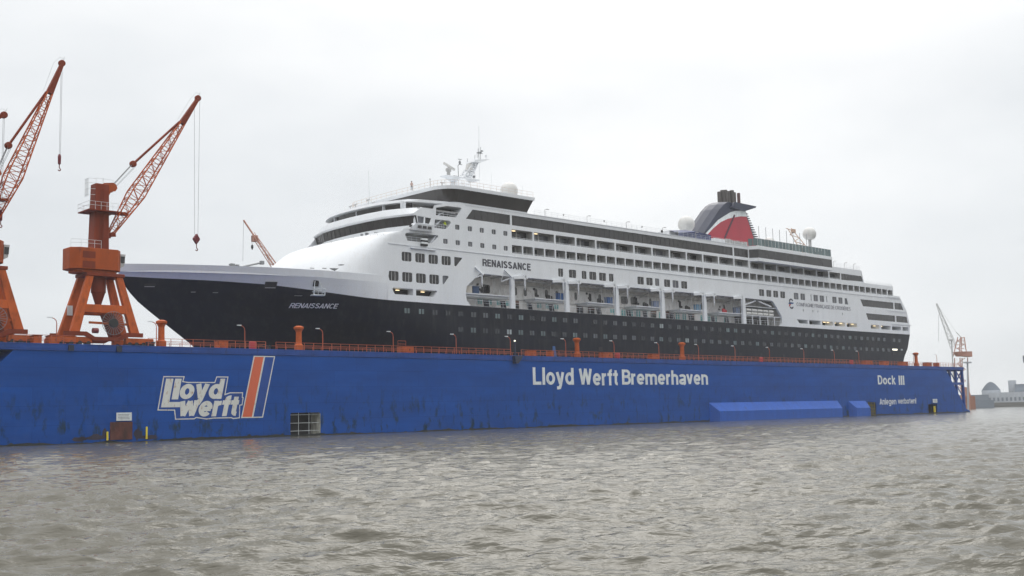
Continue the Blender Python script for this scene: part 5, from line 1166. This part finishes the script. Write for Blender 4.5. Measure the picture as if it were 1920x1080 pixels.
# people
def person(x, y, z, label, top, arm=0, ry=0):
    v = [(0, 0, .92), (0, 0, 1.15), (0, 0, 1.40), (0, .01, 1.52), (0, .02, 1.66), (0, .02, 1.74), (-.19, 0, 1.40), (-.25, .03, 1.12), (-.22, .14+arm, .95), (.19, 0, 1.40), (.25, .03, 1.12), (.22, .14+arm, .95),
         (-.1, 0, .88), (-.11, .03, .48), (-.11, 0, .08), (-.11, .14, .04), (.1, 0, .88), (.11, .05, .48), (.12, 0, .08), (.12, .14, .04)]
    e = [(0, 1), (1, 2), (2, 3), (3, 4), (4, 5), (2, 6), (6, 7), (7, 8), (2, 9), (9, 10), (10, 11), (0, 12), (12, 13), (13, 14), (14, 15), (0, 16), (16, 17), (17, 18), (18, 19)]
    rad = [.15, .15, .16, .06, .10, .08, .075, .052, .04, .075, .052, .04, .09, .065, .045, .045, .09, .065, .045, .045]
    c_, s_ = math.cos(ry), math.sin(ry)
    me = bpy.data.meshes.new('person'); me.from_pydata([(a*c_-b*s_, a*s_+b*c_, h) for a, b, h in v], e, []); o = bpy.data.objects.new('tmp', me); sc.collection.objects.link(o)
    md = o.modifiers.new('s', 'SKIN'); md.use_smooth_shade = True
    for i, sv in enumerate(me.skin_vertices[0].data): sv.radius = (rad[i], rad[i]*.85); sv.use_root = i == 0
    sb = o.modifiers.new('d', 'SUBSURF'); sb.levels = 1; sb.render_levels = 1
    dg = bpy.context.evaluated_depsgraph_get(); m2 = bpy.data.meshes.new_from_object(o.evaluated_get(dg)); bpy.data.objects.remove(o)
    m2.materials.clear()
    for q in (top, TROU, SKIN): m2.materials.append(q)
    for p in m2.polygons:
        h = p.center.z; p.material_index = 2 if h > 1.5 or (h < 1.0 and abs(p.center.x*c_+p.center.y*s_) > .19) else 1 if h < .92 else 0
    o = bpy.data.objects.new('person', m2); sc.collection.objects.link(o); o.location = (x, y, z)
    tag(o, label, 'person')
    h = MB().lathe((x, y+.0, z+1.70), [(.12, -.02), (.125, .04), (.09, .11), (.02, .14)], 10).build('helmet', top if top is HIVIS else TROU, o)
person(127.3, YS+.5, 35.2, 'person in a yellow hi-vis jacket at the rail of the bridge wing opening', HIVIS, .15, R(180))
person(126.2, 17.0, 43.52, 'person in pale clothes standing at the curved top roof railing above the bridge', WORKW, .2, R(150))

# ------------------------------------------------------------------ background
# crane behind the bow
def bg_crane_bow():
    c = thing('background_crane', 'distant rusty lattice crane jib rising behind the bow, hook hanging left of it', 'crane', (176, 138, 0))
    F = Vector((177.5, 136, 38)); T = Vector((165.4, 144.3, 60.6)); 
    mb = MB()
    def seg(o0, o1, a, b, r): mb.tube(F+(T-F)*a+Vector(o0), F+(T-F)*b+Vector(o1), r, 5)
    w_ = 1.0
    for sx, sy in ((-1, -1), (1, -1), (1, 1), (-1, 1)):
        seg((sx*w_, sy*w_, 0), (sx*.5, sy*.5, 0), 0, .8, .13)
    for k in range(14):
        a = k/14*.8; b = (k+1)/14*.8; wa = 1-.5*k/14; wb = 1-.5*(k+1)/14; s_ = 1 if k % 2 else -1
        seg((s_*wa, -wa, 0), (-s_*wb, -wb, 0), a, b, .07); seg((s_*wa, wa, 0), (-s_*wb, wb, 0), a, b, .07)
    seg((0, 0, 0), (0, 0, 0), .8, 1, .28); seg((1.6, 0, .3), (0, 0, 0), 0, .98, .06); mb.box(T.x+2.2, T.x+3.6, T.y-2, T.y-.5, T.z-6.2, T.z-4.4)
    mb.build('jib', FARPK, c)
    MB().tube(T+Vector((3.0, -1, .6-4)), T+Vector((7, -3.5, -13)), .10, 5).build('tie_rod', FARPK, c)
    mb = MB().tube((167.5, 143.5, 56), (167.6, 143.2, 53.4), .05, 4); mb.tube(T, T+Vector((-.2, 0, -12)), .04, 4); mb.build('hoist_cable', CABLE, c)
    mb = MB().lathe((167.6, 143.2, 52.0), [(.1, 0), (.35, .6), (.35, 1.2), (.1, 1.5)], 10); mb.build('hook_block', BLACK, c)
    mb = MB().box(173, 183, 132, 142, 26, 38); mb.box(176, 180, 135, 139, .2, 26); mb.build('tower', FARR, c)
bg_crane_bow()
# floating crane at the right
def ray(px, py, D):
    d = F_+R_*((px-960)/CF)-U_*((py-540)/CF); h = math.hypot(d.x, d.y); return Vector((d.x/h*D, -CD+d.y/h*D, CH+d.z/h*D))
# positions below were measured on the photograph and stand at their true distance
def right_crane():
    D = 520; side = Vector((R_.x, R_.y, 0)).normalized()
    b = ray(1803, 742, D); c = thing('background_crane', 'distant crane with salmon counterweight and long white jib beyond the dock\'s right end', 'crane', (b.x, b.y, 0))
    def P(px, py, o=0): return ray(px, py, D+o)
    T, F = P(1756, 569), P(1788, 650); mb = MB()
    for o0, o1 in ((-1, 0), (1, 0)):
        for z in (-.9, .9):
            mb.tube(F+side*o0*1.3+Vector((0, 0, z)), T+side*o0*.25, .14, 5)
    for k in range(13):
        a, b_ = k/13, (k+1)/13; s_ = 1 if k % 2 else -1; mb.tube(F.lerp(T, a)+side*s_*1.3*(1-a), F.lerp(T, b_)-side*s_*1.3*(1-b_), .10, 4)
        mb.tube(F.lerp(T, a)+side*1.3*(1-a), F.lerp(T, a)-side*1.3*(1-a), .1, 4)
    mb.build('jib', FARCR, c)
    A0, A1 = P(1800, 668), P(1802, 632); mb = MB()
    for s_ in (-1, 1):
        for o_ in (-1, 1): mb.tube(A0+side*s_*1.7+Vector((0, o_*1.3, 0)), A1+side*s_*.8+Vector((0, o_*.6, 0)), .2, 5)
    for k in range(5):
        a = k/5; s_ = 1 if k % 2 else -1; mb.tube(A0.lerp(A1, a)+side*s_*1.6, A0.lerp(A1, a+.2)-side*s_*1.3, .13, 4); mb.tube(A0.lerp(A1, a)+side*1.6, A0.lerp(A1, a)-side*1.6, .13, 4)
    mb.build('gantry', FARPK, c)
    mb = MB(); mb.tube(A1, P(1793, 623), .2); mb.tube(P(1793, 623), T, .05, 4); mb.tube(A1, F, .12, 4); mb.tube(A1+side*.6, P(1812, 661), .1, 4); mb.build('stay_cable', FARCR, c)
    q0, q1 = P(1790, 663), P(1819, 664); mb = MB()
    u = Vector((0, 0, 1)); d_ = Vector((F_.x, F_.y, 0)).normalized()*2.2
    mb.hexa([q0-d_+u*-1.0+side*1.2, q1-d_+u*-1.2, q1+d_+u*-1.2, q0+d_+u*-1.0+side*1.2], [q0-d_+u*.7, q1-d_+u*1.1, q1+d_+u*1.1, q0+d_+u*.7]); mb.build('counterweight', FARPK, c)
    t0, t1 = P(1803, 745), P(1802, 671); mb = MB()
    for s_ in (-1, 1):
        for o_ in (-1, 1): mb.tube(Vector((t0.x, t0.y, 0))+side*s_*1.8+Vector((0, o_*1.5, 0)), t1+side*s_*1.6+Vector((0, o_*1.2, 0)), .22, 5)
    z0 = Vector((t0.x, t0.y, 0))
    for k in range(9):
        s_ = 1 if k % 2 else -1; mb.tube(z0.lerp(t1, k/9)+side*s_*1.7, z0.lerp(t1, (k+1)/9)-side*s_*1.7, .14, 4)
    mb.build('tower', FARPK, c)
    MB().tube(P(1760, 590), P(1760, 640), .06, 4).build('hoist_cable', CABLE, c)
right_crane()
mb = MB().tube(ray(1787, 690, 380), ray(1784, 638, 380), .22, 6); p = ray(1784, 638, 380); mb.box(p.x-.7, p.x+.7, p.y-.4, p.y+.4, p.z-.2, p.z+.3)
p0 = ray(1787, 690, 380); mb.tube((p0.x, p0.y, 0), p0, .24, 6)
tag(mb.build('light_mast', FARCR, None), 'tall thin light mast directly left of the distant salmon crane', 'mast')
p0 = ray(1812, 720, 430); p1 = ray(1814, 680, 430); mb = MB().tube((p0.x, p0.y, 0), p1, .3, 6); mb.box(p1.x-1.6, p1.x+1.6, p1.y-.8, p1.y+.8, p1.z-.2, p1.z+.3)
tag(mb.build('light_mast', FARW, None), 'thin T-headed light mast just right of the dock end', 'mast')
# far shore
fw = Vector((F_.x, F_.y, 0)).normalized(); sd_ = Vector((R_.x, R_.y, 0)).normalized(); C0 = Vector((0, -CD, 0))
def far(px, D, z=0):  # ground point under the pixel column at distance D
    p = ray(px, 756, D); return Vector((p.x, p.y, z))
def far_box(name, px0, px1, D, dep, z0, z1, mt, label=None, cat=None, parent=None, roof=None, grp=None):
    a, b = far(px0, D), far(px1, D); o_ = (a-C0).normalized()*dep
    mb = MB().hexa([(q.x, q.y, z0) for q in (a, b, b+o_, a+o_)], [(q.x, q.y, z1) for q in (a, b, b+o_, a+o_)])
    ob = mb.build(name, mt, parent)
    if label: tag(ob, label, cat, grp)
    return ob
a, b = far(1700, 800), far(2300, 800)
dir_ = (b-a).normalized(); a = a-dir_*60; o_ = (a-C0).normalized()
struct(MB().hexa([(a.x, a.y, -1), (b.x, b.y, -1), (b.x+o_.x*600, b.y+o_.y*600, -1), (a.x+o_.x*600, a.y+o_.y*600, -1)], [(a.x, a.y, 3.0), (b.x, b.y, 3.0), (b.x+o_.x*600, b.y+o_.y*600, 3.0), (a.x+o_.x*600, a.y+o_.y*600, 3.0)]).build('quay', QUAY, None))
def shed(px0, px1, D, z1, label, mt, roofmt, arch=0):
    a, b = far(px0, D), far(px1, D); t = thing('warehouse', label, 'building', ((a.x+b.x)/2, (a.y+b.y)/2, 3), 'buildings on the far shore')
    far_box('wall', px0, px1, D, 40, 3, z1, mt, parent=t)
    nrm = (a-C0).normalized()*40
    rows = []
    for k in range(9):
        q = k/8; x = a.lerp(b, q); h = z1+.02+arch*math.sin(math.pi*q); rows.append([(x.x, x.y, h), (x.x+nrm.x, x.y+nrm.y, h)])
    mb = MB().grid(rows); mb.face([r_[0] for r_ in rows]); mb.build('roof', roofmt, t)
    mb = MB(); n = max(3, int((px1-px0)/8))
    for k in range(n):
        p = a.lerp(b, (k+.2)/n); q = a.lerp(b, (k+.7)/n); e = (a-C0).normalized()*-.1; mb.hexa([(p.x+e.x, p.y+e.y, 4), (q.x+e.x, q.y+e.y, 4), (q.x, q.y, 4), (p.x, p.y, 4)], [(p.x+e.x, p.y+e.y, 3+(z1-3)*.5), (q.x+e.x, q.y+e.y, 3+(z1-3)*.5), (q.x, q.y, 3+(z1-3)*.5), (p.x, p.y, 3+(z1-3)*.5)])
    mb.build('door', FARBLD, t)
    return t
shed(1815, 1855, 830, 8.6, 'long low dark shed on the far shore beside the rusty hull', FARBLD, FARBLD)
shed(1842, 1878, 880, 12.0, 'pale hall with an arched roof on the far shore', FARW, FARBLD, 6)
shed(1853, 1925, 850, 10.0, 'long pale flat hall on the far shore right of the arched hall', FARW, FARW)
shed(1893, 1908, 900, 19, 'pale boxy silo building on the far shore, tallest of its row', FARW, FARW)
shed(1905, 1990, 860, 15.5, 'grey warehouse at the right edge on the far shore', FARBLD, FARBLD)
shed(1700, 1816, 870, 9.0, 'low shed on the far shore mostly hidden by the dock', FARBLD, FARBLD)
a, b = far(1806, 560), far(1829, 560); t = thing('moored_ship', 'rust red ship hull lying beyond the right end of the dock', 'ship', ((a.x+b.x)/2, (a.y+b.y)/2, 0))
n_ = (a-C0).normalized()*9
MB().hexa([(a.x, a.y, 0), (b.x, b.y, 0), (b.x+n_.x, b.y+n_.y, 0), (a.x+n_.x, a.y+n_.y, 0)], [(a.x, a.y, 6), (b.x, b.y, 6), (b.x+n_.x, b.y+n_.y, 6), (a.x+n_.x, a.y+n_.y, 6)]).build('hull', FARR, t)
m_ = a.lerp(b, .7)
MB().hexa([(a.x, a.y, 6), (m_.x, m_.y, 6), (m_.x+n_.x, m_.y+n_.y, 6), (a.x+n_.x, a.y+n_.y, 6)], [(a.x, a.y, 10.5), (a.lerp(b, .5).x, a.lerp(b, .5).y, 10), (a.lerp(b, .5).x+n_.x, a.lerp(b, .5).y+n_.y, 10), (a.x+n_.x, a.y+n_.y, 10.5)]).build('superstructure', FARPK, t)
far_box('moored_barge', 1812, 1864, 640, 12, -.3, 4.2, FARBLD, 'long dark barge moored in front of the far sheds', 'barge')
t = thing('background_crane', 'partly cut distant crane at the very right edge above the far shore', 'crane', tuple(far(1940, 700)))
p = far(1940, 700); MB().box(p.x-1.2, p.x+1.2, p.y-1.2, p.y+1.2, 3, 30).build('tower', FARCR, t); MB().box(p.x-1.6, p.x+3, p.y-2, p.y+4, 25, 29).build('cab', FARBLD, t); MB().tube((p.x, p.y, 30), (p.x-1, p.y+2, 36), .5).build('jib', FARPK, t)
# crane seen over the aft sports deck
p = ray(1492, 430, 400); t = thing('background_crane', 'distant salmon lattice crane top seen over the ship\'s aft glass screen', 'crane', (p.x, p.y, 0))
mb = MB(); A = ray(1480, 428, 400); B = ray(1505, 465, 400); 
mb.tube((B.x, B.y, 0), B, .5, 6); 
for k in range(6):
    a_, b_ = k/6, (k+1)/6; s_ = 1 if k % 2 else -1; mb.tube(A.lerp(B, a_)+sd_*s_*1.2, A.lerp(B, b_)-sd_*s_*1.4, .14, 4)
mb.tube(A+sd_*.6, B+sd_*1.6, .15, 5); mb.tube(A-sd_*.6, B-sd_*1.2, .15, 5); mb.build('mast_lattice', FARPK2, t)
C_ = ray(1487, 432, 400); MB().box(C_.x-.7, C_.x+.9, C_.y-.5, C_.y+.5, C_.z-.8, C_.z+.4).build('cab', FARPK2, t)

# ------------------------------------------------------------------ haze
HZ = bpy.data.materials.new('haze_air'); HZ.use_nodes = True; t = HZ.node_tree; t.nodes.clear()
ho = t.nodes.new('ShaderNodeOutputMaterial'); pv = t.nodes.new('ShaderNodeVolumePrincipled'); pv.inputs['Color'].default_value = (.93, .95, .98, 1); pv.inputs['Density'].default_value = .00020; pv.inputs['Anisotropy'].default_value = 0
t.links.new(pv.outputs[0], ho.inputs['Volume'])
hz = MB().box(-2600, 2600, -2700, 2600, -3, 75).build('haze', HZ, None); hz['kind'] = 'stuff'
sc.cycles.volume_bounces = 1
bpy.context.view_layer.update()
